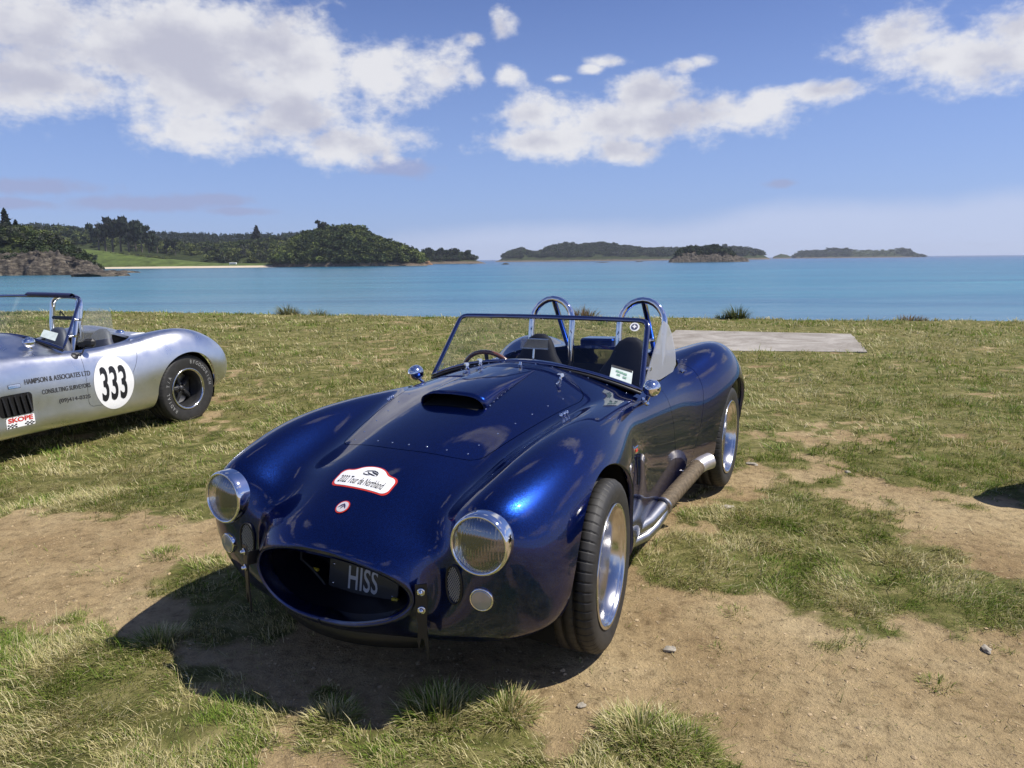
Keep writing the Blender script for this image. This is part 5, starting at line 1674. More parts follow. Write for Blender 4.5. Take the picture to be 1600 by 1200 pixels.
# ---------------------------------------------------------------- far shore
def leaf_crown(kind, n, seed):
    """unit crown (height 1, half width .5) of leaf clumps: (n,3,3) triangles"""
    r = np.random.default_rng(seed)
    if kind == 'cone':
        h = r.random(n) ** 1.25; lay = np.round(h * 9) / 9 * .6 + h * .4
        R_ = (1 - lay) * .34 + .02; a = r.uniform(0, 2 * math.pi, n); q = np.sqrt(r.random(n)) * R_
        P = np.stack([np.cos(a) * q, np.sin(a) * q, .12 + lay * .88], 1); s = .085
    elif kind == 'open':
        nb = 9; C_ = np.stack([r.normal(0, .22, nb), r.normal(0, .22, nb), r.uniform(.35, .92, nb)], 1)
        k = r.integers(0, nb, n); d = r.normal(0, 1, (n, 3)); d /= np.linalg.norm(d, axis=1, keepdims=True)
        P = C_[k] + d * [.20, .20, .075] * r.uniform(.5, 1, (n, 1)); s = .09
    else:
        nb = 8; C_ = r.normal(0, 1, (nb, 3)); C_ /= np.linalg.norm(C_, axis=1, keepdims=True); C_ = C_ * [.24, .24, .18] + [0, 0, .55]
        k = r.integers(0, nb, n); d = r.normal(0, 1, (n, 3)); d /= np.linalg.norm(d, axis=1, keepdims=True)
        P = C_[k] + d * [.25, .25, .22] * r.uniform(.75, 1, (n, 1)); s = .11
    A = r.normal(0, 1, (n, 3)); A /= np.linalg.norm(A, axis=1, keepdims=True); B = r.normal(0, 1, (n, 3)); B = np.cross(A, B); B /= np.linalg.norm(B, axis=1, keepdims=True)
    sz = s * r.uniform(.6, 1.3, (n, 1))
    T = np.stack([P + A * sz, P - A * sz * .5 + B * sz * .8, P - A * sz * .5 - B * sz * .8], 1)
    return T, r.uniform(.65, 1.35, n)
CROWNS = {k: [leaf_crown(k, n_, 3 + 7 * i) for i in range(5)] for k, n_ in (('cone', 70), ('open', 80), ('round', 90))}
CROWN_BIG = {k: [leaf_crown(k, 420, 50 + 7 * i) for i in range(3)] for k in ('cone', 'open', 'round')}
def crowns_mesh(name, items, src=CROWNS):
    """items: (x,y,z,height,width,kind,colour)"""
    Vs = []; Cs = []
    for j, (x, y, z, h, w, kind, c) in enumerate(items):
        T, q = src[kind][j % len(src[kind])]
        a = rng.uniform(0, 6.28); ca, sa = math.cos(a), math.sin(a)
        P = T.reshape(-1, 3)
        X = (P[:, 0] * ca - P[:, 1] * sa) * w + x; Y = (P[:, 0] * sa + P[:, 1] * ca) * w + y; Z = P[:, 2] * h + z
        Vs.append(np.stack([X, Y, Z], 1)); Cs.append(np.repeat(np.array(c)[None] * q[:, None] * rng.uniform(.75, 1.25), 3, 0))
    V = np.concatenate(Vs); Cc = np.concatenate(Cs); n = len(V)
    me = mesh_np(name, V, np.arange(n).reshape(-1, 3), smooth=False)
    ca = me.color_attributes.new('tint', 'FLOAT_COLOR', 'POINT'); c4 = np.ones((n, 4), np.float32); c4[:, :3] = Cc
    ca.data.foreach_set('color', c4.ravel())
    return me

DARK = (.030, .045, .020); OLIVE = (.085, .105, .030); MID = (.052, .074, .026); LIGHT = (.13, .15, .045); GREY = (.065, .072, .048)
class Hill:
    def __init__(s, name, prof, Y0, Dp, mat, tree_h=0, seed=0, base_py=None, nu=120, nv=26, peak=.5, rough=.10, base_z=None, ysk=0.0, crag=0.0):
        s.crag = crag
        s.Y0, s.Dp, s.peak, s.seed, s.rough = Y0, Dp, peak, seed, rough
        px = np.array([p[0] for p in prof], float); top = np.array([p[1] for p in prof], float)
        s.px0, s.px1 = px[0], px[-1]; s.px, s.top = px, top; s.tree_h = tree_h; s.ysk = ysk
        s.bz = SEA_Z - 1.0 if base_z is None else base_z
        U = np.linspace(s.px0, s.px1, nu); Vv = np.linspace(0, 1, nv)
        P = np.array([[s.pt(u, v) for v in Vv] for u in U])
        i = np.arange(nu - 1)[:, None] * nv + np.arange(nv - 1)[None]
        F = np.stack([i, i + nv, i + nv + 1, i + 1], -1).reshape(-1, 4)
        s.o = link(name, mesh_np(name, P.reshape(-1, 3), F), mat); s.o['kind'] = 'structure'
    def pt(s, u, v):
        Yc = s.Y0 + s.Dp * s.peak + s.ysk * (u - s.px0)
        t = float(np.interp(u, s.px, s.top)); H = at_y(u, t, Yc).z - s.tree_h - s.bz
        e = min(1, (u - s.px0) / (.04 * (s.px1 - s.px0)) + .0, (s.px1 - u) / (.04 * (s.px1 - s.px0)))
        H = max(H, 0) * (.35 + .65 * max(e, 0))
        pr = math.sin(math.pi / 2 * min(1, v / s.peak)) ** .8 if v < s.peak else math.cos(math.pi / 2 * (v - s.peak) / (1 - s.peak)) ** .8
        Y = s.Y0 + s.Dp * v + s.ysk * (u - s.px0)
        x = at_y(u, 405, Y).x
        n = noise.noise(Vector((x * .02 + s.seed, Y * .02, 0))) + .5 * noise.noise(Vector((x * .06, Y * .06 + s.seed, 0)))
        cut = 1 + s.rough * n * (1 if v < s.peak * .8 or v > s.peak * 1.3 else .3)
        z = s.bz + H * max(pr, 0) * cut
        if s.crag:
            q = Vector((x * .11 + Y * .05, Y * .09, s.seed)); r = 0; a = 1
            for k in range(4):
                r += a * (1 - 2 * abs(noise.noise(q))); q = q * 2.1 + Vector((3.1, 0, 1.7)); a *= .55
            z += s.crag * (r - .9) * min(1, max(z - SEA_Z + .6, 0) / 1.5)
        return (x, Y, z)
    def scatter(s, n, mk, vmax=.75, vmin=.06):
        it = []
        for _ in range(n):
            u = rng.uniform(s.px0, s.px1); v = rng.uniform(vmin, vmax)
            p = s.pt(u, v); r = mk(u, v, p)
            if r is None: continue
            h, w, k, c = r; it.append((p[0], p[1], p[2] - h * .12, h, w, k, c))
        return it

def far_tree(px, py_top, Y, h, kind, colr, label, cat, group, w=None, base=None, name='tree'):
    top = at_y(px, py_top, Y); w = w or h * .6
    root = empty(name, (top.x, Y, top.z - h)); tag(root, label, cat, group)
    b = MB(); b.tube([(0, 0, -1.5), (0, 0, h * .45), (.1, 0, h * .85)], [h * .030, h * .020, h * .006], 7)
    for k in range(5):
        a = k * 2.4; b.tube([(0, 0, h * (.35 + .1 * k)), (math.cos(a) * w * .3, math.sin(a) * w * .3, h * (.45 + .1 * k))], [h * .010, h * .004], 5)
    b.build('trunk', M['bark'], root)
    me = crowns_mesh('crown', [(0, 0, 0, h, w, kind, colr)], {kind: [CROWN_BIG[kind][int(px) % 3]]})
    link('crown', me, M['leaf'], root)
    return root

def shore_mat():
    m, nt, b, out = new_mat('rock_and_scrub'); L = nt.links.new
    tc = nd(nt, 'ShaderNodeTexCoord'); sp = nd(nt, 'ShaderNodeSeparateXYZ'); L(tc.outputs['Object'], sp.inputs[0])
    n1 = noise_node(nt, .12, 7, .7); n2 = noise_node(nt, .6, 6, .7)
    rock = ramp(nt, n2.outputs['Fac'], [(.3, (.045, .034, .026)), (.5, (.15, .115, .085)), (.72, (.30, .25, .19))])
    scr = ramp(nt, n1.outputs['Fac'], [(.3, (.018, .026, .011)), (.55, (.040, .052, .018)), (.75, (.085, .10, .035))])
    ad = nd(nt, 'ShaderNodeMath', operation='MULTIPLY_ADD'); L(n1.outputs['Fac'], ad.inputs[0]); ad.inputs[1].default_value = -9; L(sp.outputs[2], ad.inputs[2])
    mr = nd(nt, 'ShaderNodeMapRange'); L(ad.outputs[0], mr.inputs['Value']); mr.inputs['From Min'].default_value = -6.0; mr.inputs['From Max'].default_value = -3.5
    mx = nd(nt, 'ShaderNodeMix', data_type='RGBA'); L(mr.outputs[0], mx.inputs['Factor']); L(rock.outputs[0], mx.inputs['A']); L(scr.outputs[0], mx.inputs['B'])
    L(mx.outputs['Result'], b.inputs['Base Color']); setp(b, Roughness=.95); b.inputs['Specular IOR Level'].default_value = .1
    bump(nt, n2.outputs['Fac'], b, .9, 1.2)
    return m

def rockface_mat():
    m, nt, b, out = new_mat('brown_sea_rock'); L = nt.links.new
    tc = nd(nt, 'ShaderNodeTexCoord'); mp = nd(nt, 'ShaderNodeMapping'); mp.inputs['Rotation'].default_value = (0, .6, .3); mp.inputs['Scale'].default_value = (.35, .35, 1.3); L(tc.outputs['Object'], mp.inputs[0])
    n2 = noise_node(nt, .8, 8, .72, vec=mp.outputs[0], dist=.5)
    rock = ramp(nt, n2.outputs['Fac'], [(.38, (.014, .011, .009)), (.48, (.045, .036, .027)), (.57, (.11, .092, .068)), (.70, (.22, .19, .14))])
    L(rock.outputs[0], b.inputs['Base Color']); setp(b, Roughness=.95); bump(nt, n2.outputs['Fac'], b, 1.0, .8)
    return m

def sea_mat():
    m, nt, b, out = new_mat('turquoise_sea_water'); L = nt.links.new
    tc = nd(nt, 'ShaderNodeTexCoord'); sp = nd(nt, 'ShaderNodeSeparateXYZ'); L(tc.outputs['Object'], sp.inputs[0])
    ln = nd(nt, 'ShaderNodeVectorMath', operation='LENGTH'); L(tc.outputs['Object'], ln.inputs[0])
    lg = nd(nt, 'ShaderNodeMath', operation='LOGARITHM'); L(ln.outputs['Value'], lg.inputs[0]); lg.inputs[1].default_value = 10
    mp = nd(nt, 'ShaderNodeMapping'); mp.inputs['Scale'].default_value = (.004, .020, 1); L(tc.outputs['Object'], mp.inputs[0])
    n0 = noise_node(nt, 1.0, 4, .6, vec=mp.outputs[0])
    ad = nd(nt, 'ShaderNodeMath', operation='MULTIPLY_ADD'); L(n0.outputs['Fac'], ad.inputs[0]); ad.inputs[1].default_value = .75; L(lg.outputs[0], ad.inputs[2])
    mr = nd(nt, 'ShaderNodeMapRange'); L(ad.outputs[0], mr.inputs['Value']); mr.inputs['From Min'].default_value = 1.7; mr.inputs['From Max'].default_value = 4.5
    mp5 = nd(nt, 'ShaderNodeMapping'); mp5.inputs['Scale'].default_value = (.006, .055, 1); mp5.inputs['Rotation'].default_value = (0, 0, -.06); L(tc.outputs['Object'], mp5.inputs[0])
    n5 = noise_node(nt, 1.0, 6, .65, vec=mp5.outputs[0], dist=.6)
    r = ramp(nt, mr.outputs[0], [(0.05, (.145, .22, .27)), (.17, (.080, .175, .245)), (.32, (.022, .150, .210)), (.50, (.012, .122, .195)), (.66, (.010, .080, .165)), (.85, (.008, .045, .125))])
    r5 = ramp(nt, n5.outputs['Fac'], [(.36, (.50, .68, .80)), (.5, (1, 1, 1)), (.64, (1.6, 1.35, 1.2))])
    mx5 = nd(nt, 'ShaderNodeMix', data_type='RGBA', blend_type='MULTIPLY'); mx5.inputs['Factor'].default_value = 1; L(r.outputs[0], mx5.inputs['A']); L(r5.outputs[0], mx5.inputs['B'])
    L(mx5.outputs['Result'], b.inputs['Base Color'])
    setp(b, Roughness=.22); b.inputs['IOR'].default_value = 1.33; b.inputs['Specular IOR Level'].default_value = .38
    mp2 = nd(nt, 'ShaderNodeMapping'); mp2.inputs['Scale'].default_value = (.35, .9, 1); mp2.inputs['Rotation'].default_value = (0, 0, .15); L(tc.outputs['Object'], mp2.inputs[0])
    n1 = noise_node(nt, 1.3, 6, .62, vec=mp2.outputs[0], dist=.4)
    mp3 = nd(nt, 'ShaderNodeMapping'); mp3.inputs['Scale'].default_value = (.03, .09, 1); L(tc.outputs['Object'], mp3.inputs[0])
    n2 = noise_node(nt, 1.0, 5, .6, vec=mp3.outputs[0], dist=.3)
    hh = nd(nt, 'ShaderNodeMath', operation='MULTIPLY_ADD'); L(n2.outputs['Fac'], hh.inputs[0]); hh.inputs[1].default_value = 4.0; L(n1.outputs['Fac'], hh.inputs[2])
    bump(nt, hh.outputs[0], b, .55, .35)
    return m

M['ground'] = ground_mat(); M['blade'] = tint_mat('grass_blades', .30, .55); M['leaf'] = tint_mat('far_foliage', .12, .8)
M['bark'] = simple('grey_bark', (.10, .085, .07), .9, nscale=3)
M['shore'] = shore_mat(); M['rock'] = rockface_mat(); M['sea'] = sea_mat()
M['sand'] = simple('pale_beach_sand', (.56, .47, .34), .95, var=.10, nscale=.2)
M['paddock'] = simple('bright_green_paddock', (.085, .115, .030), .95, var=.45, nscale=.10, spec=.1)
M['stone'] = simple('pale_grey_stone', (.33, .295, .235), .9, var=.3, nscale=25, bmp=.6)
M['rust'] = simple('orange_brown_rock', (.22, .12, .06), .95, var=.45, nscale=.5, bmp=1)

def slab_mat():
    m, nt, b, out = new_mat('weathered_concrete'); L = nt.links.new
    n1 = noise_node(nt, 1.2, 7, .65, dist=1.2); n2 = noise_node(nt, 22, 6, .7)
    r = ramp(nt, n1.outputs['Fac'], [(.30, (.17, .145, .115)), (.5, (.29, .262, .225)), (.7, (.42, .39, .345))])
    r2 = ramp(nt, n2.outputs['Fac'], [(.3, (.8,) * 3), (.7, (1.15,) * 3)])
    mx = nd(nt, 'ShaderNodeMix', data_type='RGBA', blend_type='MULTIPLY'); mx.inputs['Factor'].default_value = 1; L(r.outputs[0], mx.inputs['A']); L(r2.outputs[0], mx.inputs['B'])
    L(mx.outputs['Result'], b.inputs['Base Color']); setp(b, Roughness=.9); bump(nt, n2.outputs['Fac'], b, .4, .006)
    return m
M['concrete'] = slab_mat()
SLAB = [(3.40, 15.35), (6.71, 14.64), (5.60, 11.62), (2.35, 12.35)]

def build_setting():
    g = link('ground', ground_mesh(), M['ground']); g['kind'] = 'structure'
    s = link('sea', mesh_np('sea', [(-40000, 12, SEA_Z), (40000, -300, SEA_Z), (40000, 45000, SEA_Z), (-40000, 45000, SEA_Z)], [(0, 1, 2, 3)], False), M['sea']); s['kind'] = 'structure'
    # slab
    zs = [float(gz(np.array([x]), np.array([y]))[0]) for x, y in SLAB]
    z0 = min(zs); v = []; n = 14
    P = [Vector((x, y, z_ + .022)) for (x, y), z_ in zip(SLAB, zs)]
    rim_ = []
    for i in range(4):
        a, b_ = P[i], P[(i + 1) % 4]
        for k in range(n): rim_.append(a.lerp(b_, k / n) + Vector((rng.normal(0, .012), rng.normal(0, .012), 0)))
    top = [tuple(p) for p in rim_]; m_ = len(top)
    b = MB(); b.add(top + [(x, y, z - .02) for x, y, z in [(p[0] * 1.0, p[1], p[2]) for p in top]] + [(x, y, z0 - .3) for x, y, z in top],
                    [tuple(range(m_))[::-1]] + [(i, (i + 1) % m_, m_ + (i + 1) % m_, m_ + i) for i in range(m_)] + [(m_ + i, m_ + (i + 1) % m_, 2 * m_ + (i + 1) % m_, 2 * m_ + i) for i in range(m_)], False)
    o = b.build('concrete_slab', M['concrete']); tag(o, 'flat weathered grey concrete slab set in the grass behind the blue car', 'slab')
    build_grass()

def build_far():
    # near-left rocky point with bush
    H1 = Hill('rocky_point', [(-170, 392), (-60, 392), (0, 399), (40, 396), (70, 392), (95, 394), (110, 401), (135, 410), (150, 419), (165, 425)], 342, 60, M['rock'], 0, 3, nu=230, nv=50, rough=.5, peak=.45, crag=2.2)
    Hb = Hill('bush_slope', [(-200, 350), (-100, 352), (0, 354), (25, 352), (50, 357), (80, 363), (100, 374), (120, 388), (140, 402), (152, 412)], 362, 90, M['shore'], 4.0, 8, rough=.15)
    it = Hb.scatter(420, lambda u, v, p: (rng.uniform(4, 7.5), rng.uniform(5, 9), 'round', [DARK, MID, GREY, OLIVE][rng.integers(0, 4)]), .7, .1)
    it += [(at_y(u, 400, 352).x, 352 + rng.uniform(0, 10), SEA_Z + (430 - yy) * .30, rng.uniform(2.5, 4), rng.uniform(3, 6), 'round', [DARK, MID][rng.integers(0, 2)]) for u, yy in [(10, 404), (25, 398), (0, 408), (45, 394), (95, 398), (110, 404), (120, 409), (-20, 404), (60, 388)]]
    o = link('coastal_bush', crowns_mesh('coastal_bush', it), M['leaf']); tag(o, 'dark coastal bush over the brown rocks at far left', 'bush', kind='stuff')
    # low reefs off the point
    for px, py, wd, hh, dp, lb in ((152, 433, 21, 3.4, 9, 'long low brown rock shelf in the water off the left point'), (190, 427.5, 13, 2.2, 7, 'smaller flat brown rock shelf just right of the long one')):
        x, y = at(px, py - 1, SEA_Z); o = link('rock_shelf', rock_mesh('rock_shelf', px * .1, wd * .5, dp, hh * .75, 4, .45), M['rock']); o.location = (x, y + dp * .5, SEA_Z - .3); tag(o, lb, 'rock', 'rocks standing in the bay')
    # forested hills on the left, paddock, beach
    Hf = Hill('far_ridge', [(-200, 352), (0, 352), (60, 350), (140, 356), (220, 362), (330, 366), (430, 366), (500, 364), (600, 372)], 1250, 400, M['shore'], 9, 5, peak=.5)
    it = Hf.scatter(2600, lambda u, v, p: (rng.uniform(9, 15), rng.uniform(8, 13), ['cone', 'round', 'open'][rng.integers(0, 3)], [(.026, .040, .022), (.034, .048, .026), (.030, .040, .028)][rng.integers(0, 3)]), .56, .05)
    o = link('pine_forest', crowns_mesh('pine_forest', it), M['leaf']); tag(o, 'dark pine plantation covering the ridge behind the beach', 'forest', kind='stuff')
    Hm = Hill('wooded_hill', [(-150, 366), (0, 364), (60, 358), (105, 357), (150, 365), (200, 372), (260, 380), (300, 382), (360, 383), (420, 374), (470, 372), (520, 368)], 830, 240, M['shore'], 6, 12, peak=.55, rough=.15)
    def mk(u, v, p):
        if 100 < u < 320 and v < .22: return None
        return (rng.uniform(7, 14), rng.uniform(8, 15), ['round', 'round', 'open'][rng.integers(0, 3)], [DARK, MID, GREY, OLIVE, LIGHT, (.022, .034, .016)][rng.integers(0, 6)])
    it = Hm.scatter(1100, mk, .6, .04)
    o = link('mixed_woodland', crowns_mesh('mixed_woodland', it), M['leaf']); tag(o, 'mixed olive and dark woodland on the slope behind the far beach', 'forest', kind='stuff')
    Hp = Hill('paddock', [(85, 392), (110, 387), (150, 391), (210, 398), (260, 404), (310, 409), (345, 411.5), (480, 411.5)], 772, 60, M['paddock'], 0, 2, peak=.9, rough=.05, base_z=SEA_Z + 1.2)
    # hedge line on the paddock top
    it = [(at_y(u, 400, 815).x, 812 + rng.uniform(-3, 3), at_y(u, 391 + (u - 110) * .085, 815).z - 1.5, rng.uniform(2.2, 3.8), rng.uniform(4, 7), 'round', [LIGHT, OLIVE, GREY][rng.integers(0, 3)]) for u in np.linspace(100, 260, 90)]
    o = link('scrub_hedge', crowns_mesh('scrub_hedge', it), M['leaf']); tag(o, 'pale scrub line along the top of the green paddock', 'hedge', kind='stuff')
    v = []; f = []
    for i in range(41):
        px = 118 + (474 - 118) * i / 40
        k = math.sin(math.pi * i / 40) ** .4
        for yy, z in ((722, SEA_Z - .4), (742, SEA_Z + .25), (768, SEA_Z + 1.6), (800, SEA_Z + 2.0)):
            v.append((at_y(px, 410, yy).x, yy + (1 - k) * 16, z))
    for i in range(40):
        for j in range(3): f.append((i * 4 + j, (i + 1) * 4 + j, (i + 1) * 4 + j + 1, i * 4 + j + 1))
    o = link('beach', mesh_np('beach', v, f), M['sand']); o['kind'] = 'structure'
    # headland
    H4 = Hill('headland', [(425, 398), (440, 388), (470, 368), (500, 359), (540, 353), (566, 356), (578, 366), (600, 376), (625, 383), (645, 391), (662, 402), (676, 414)], 738, 110, M['shore'], 5.0, 21, peak=.5, rough=.12)
    it = H4.scatter(640, lambda u, v, p: None if (p[2] < SEA_Z + 2.2) else (rng.uniform(6, 12), rng.uniform(8, 15), 'round', [DARK, MID, OLIVE, MID, (.13, .16, .040), (.020, .030, .014)][int(np.clip(6 * fbm(np.array(p[0] * .04), np.array(p[1] * .04), 2) + rng.normal(0, .9), 0, 5))]), .62, .02)
    o = link('headland_bush', crowns_mesh('headland_bush', it), M['leaf']); tag(o, 'domed evergreen bush covering the middle headland', 'bush', kind='stuff')
    for px, py, wd, hh, dp, mt, lb in ((662, 414, 9.5, 6.5, 8, 'rust', 'orange brown rock stack at the tip of the middle headland'), (628, 415, 15, 2.6, 6, 'rock', 'low pale rocks along the foot of the middle headland'), (520, 415.6, 18, 1.8, 5, 'rock', 'rock ledge under the trees at the left of the headland'),
                                     (790, 413.2, 4.5, 1.6, 3, 'rock', 'small dark rock alone in the open bay'), (943, 410.4, 9, 1.1, 3, 'rock', 'thin reef in the bay left of the islet'), (998, 409.3, 7, 1.3, 3, 'rock', 'small reef close to the left of the islet'),
                                     (712, 412, 4, 1.3, 2, 'rock', 'tiny rock beside the second headland shore'), (735, 412.4, 6, .8, 2, 'rock', 'flat reef right of the second headland')):
        x, y = at(px, py, SEA_Z); o = link('sea_rock', rock_mesh('sea_rock', px * .07, wd, dp, hh, 4, .5), M[mt]); o.location = (x, y + dp * .4, SEA_Z - .2); tag(o, lb, 'rock', 'rocks standing in the bay')
    H5 = Hill('second_headland', [(648, 398), (668, 396), (690, 394), (715, 396), (735, 400), (755, 406), (770, 410)], 1120, 120, M['shore'], 4, 31)
    it = H5.scatter(330, lambda u, v, p: None if p[2] < SEA_Z + 4 else (rng.uniform(7, 11), rng.uniform(8, 12), 'round', [DARK, MID, GREY][rng.integers(0, 3)]), .6, .02)
    o = link('second_headland_bush', crowns_mesh('second_headland_bush', it), M['leaf']); tag(o, 'bush on the lower headland right of the main one', 'bush', kind='stuff')
    # long hills across the bay
    H6 = Hill('hills_across_bay', [(770, 406), (780, 402), (800, 392), (815, 388), (828, 393), (840, 395), (860, 385), (885, 379.5), (903, 384), (915, 381), (940, 379.5), (975, 385), (1010, 388.5), (1030, 388), (1060, 388.5), (1100, 387), (1135, 386.5), (1160, 387), (1180, 390), (1195, 396), (1208, 402)], 1900, 500, M['shore'], 6, 41, nu=260, nv=40, peak=.5, rough=.35)
    it = H6.scatter(2300, lambda u, v, p: None if p[2] < SEA_Z + 9 else (rng.uniform(8, 14), rng.uniform(12, 20), 'round', [DARK, (.022, .034, .016), GREY, MID][rng.integers(0, 4)]), .56, .03)
    o = link('hill_scrub', crowns_mesh('hill_scrub', it), M['leaf']); tag(o, 'dark scrub over the long hills across the bay', 'forest', kind='stuff')
    # islet
    H7 = Hill('islet', [(1044, 408.6), (1052, 404), (1062, 397), (1075, 393), (1095, 392), (1120, 390), (1132, 395), (1145, 402), (1158, 404), (1172, 408)], 895, 60, M['rock'], 0, 51, nu=150, nv=40, rough=.6, crag=3.2)
    it = H7.scatter(190, lambda u, v, p: None if (u > 1146 or u < 1056) else (rng.uniform(5, 9), rng.uniform(6, 10), 'round', [DARK, MID, DARK][rng.integers(0, 3)]), .7, .22)
    o = link('islet_bush', crowns_mesh('islet_bush', it), M['leaf']); tag(o, 'dark bush crowning the small rocky islet', 'bush', kind='stuff')
    # far right island
    H8 = Hill('small_far_island', [(1207, 401.5), (1220, 396.5), (1229, 398), (1237, 401.5)], 3000, 200, M['shore'], 0, 61, nu=40)
    H9 = Hill('far_island', [(1238, 401), (1243, 396), (1262, 393.5), (1285, 393), (1300, 390), (1330, 391), (1370, 391), (1400, 390), (1418, 391), (1425, 396), (1434, 399), (1446, 401)], 3000, 350, M['shore'], 3, 71, nu=160, nv=30, rough=.25)
    it = H9.scatter(420, lambda u, v, p: (rng.uniform(9, 16), rng.uniform(18, 30), 'round', [DARK, GREY, MID][rng.integers(0, 3)]) if (u < 1330 or u > 1400) else ((rng.uniform(5, 8), 22, 'round', OLIVE) if rng.random() < .4 else None), .55, .05)
    o = link('far_island_bush', crowns_mesh('far_island_bush', it), M['leaf']); tag(o, 'low bush on the far island at the right of the bay', 'bush', kind='stuff')
    gr = 'trees that stand out along the far shore'
    D2 = (.024, .036, .020)
    pines = [(150, 342, 35), (160, 338, 38), (172, 341, 36), (184, 337, 38), (197, 340, 36), (208, 343, 34), (218, 348, 31), (230, 357, 26), (243, 360, 24), (258, 368, 20), (272, 372, 18)]
    nm = ['first dark pine from the left in the pine clump above the paddock', 'tall pine second in the clump above the paddock', 'pine third in the clump above the paddock', 'tallest flat-topped pine in the clump above the paddock', 'pine just right of the tallest in the clump', 'pine near the right of the tall clump', 'last tall pine at the right of the clump', 'shorter pine right of the tall clump', 'short pine fourth from the right end of the paddock row', 'small pine second from right in the paddock row', 'smallest pine at the right end of the paddock row']
    for (px, py, h), lb in zip(pines, nm): far_tree(px, py, 840 + (px % 7) * 4, h, 'open', D2, lb, 'tree', gr, w=h * .62, name='pine_tree')
    far_tree(6, 328, 430, 17, 'cone', D2, 'dark conifer poking up at the far left edge', 'tree', gr, w=14, name='conifer_tree')
    far_tree(24, 345, 440, 12, 'cone', D2, 'shorter conifer beside the one at the far left edge', 'tree', gr, w=11, name='conifer_tree')
    far_tree(400, 353, 960, 20, 'cone', (.022, .026, .016), 'pointed conifer standing above the wooded ridge mid left', 'tree', gr, w=22, name='conifer_tree')
    far_tree(504, 340, 790, 19, 'open', (.030, .040, .020), 'tall open-crowned tree highest on the middle headland', 'tree', gr, w=15, name='tall_tree')
    far_tree(519, 357, 780, 9, 'round', DARK, 'round tree right beside the tall one on the headland', 'tree', gr, w=9)
    far_tree(536, 351, 790, 11, 'open', DARK, 'flat-topped tree on the headland crest', 'tree', gr, w=15)
    far_tree(554, 351, 792, 12, 'round', DARK, 'dark round tree at the right end of the headland crest', 'tree', gr, w=12)
    far_tree(567, 358, 785, 9, 'round', DARK, 'lower round tree where the headland crest drops', 'tree', gr, w=10)
    far_tree(580, 366, 790, 8, 'cone', DARK, 'thin spire tree on the headland shoulder', 'tree', gr, w=4)
    far_tree(649, 386, 1100, 14, 'round', DARK, 'small separate tree between the two headlands', 'tree', gr, w=9)
    for px, py, h, w, lb in ((667, 385, 18, 20, 'left dense tree on the second headland'), (688, 385.5, 17, 14, 'middle tree on the second headland'), (706, 386, 18, 26, 'broad dark tree on the second headland'), (731, 389.5, 9, 12, 'small tree on the right slope of the second headland')):
        far_tree(px, py, 1150, h, 'round', DARK, lb, 'tree', gr, w=w)
    far_tree(138, 394, 700, 11, 'round', D2, 'round dark bush alone at the left end of the beach', 'bush', gr, w=16, name='round_bush')
    for px, py, h, w, lb in ((1296, 385.5, 22, 26, 'left umbrella tree on the far island'), (1305, 385, 22, 20, 'middle umbrella tree on the far island'), (1320, 385.5, 24, 34, 'widest umbrella tree on the far island'), (1412, 388.5, 12, 20, 'lone tree near the right end of the far island')):
        far_tree(px, py, 3120, h, 'open', DARK, lb, 'tree', gr, w=w)
    for px, py, h, w, lb in ((1076, 387, 11, 11, 'left tree on the islet'), (1100, 383, 13, 14, 'centre tree on the islet'), (1112, 385, 12, 13, 'tree just right of centre on the islet'), (1124, 382, 14, 14, 'right and tallest tree on the islet')):
        far_tree(px, py, 920, h, 'round', D2, lb, 'tree', gr, w=w)
    # white caravan on the grass behind the beach
    p = at_y(364, 412.5, 790); z0 = at_y(364, 414.0, 790).z
    rt = empty('caravan', (p.x, 790, z0)); tag(rt, 'tiny long white caravan parked behind the far beach', 'caravan')
    b = MB(); b.box((0, 0, 1.5), (7.6, 2.3, 2.1), None, .25); b.build('body', M['white_print'], rt)
    for k in (-1.6, 1.6):
        b = MB(); b.lathe([(0, .1), (.35, .1), (.35, -.1), (0, -.1)], 12, frame_mat((k, -1.0, .35), (0, 1, 0))); b.build('wheel', M['rubber'], rt)

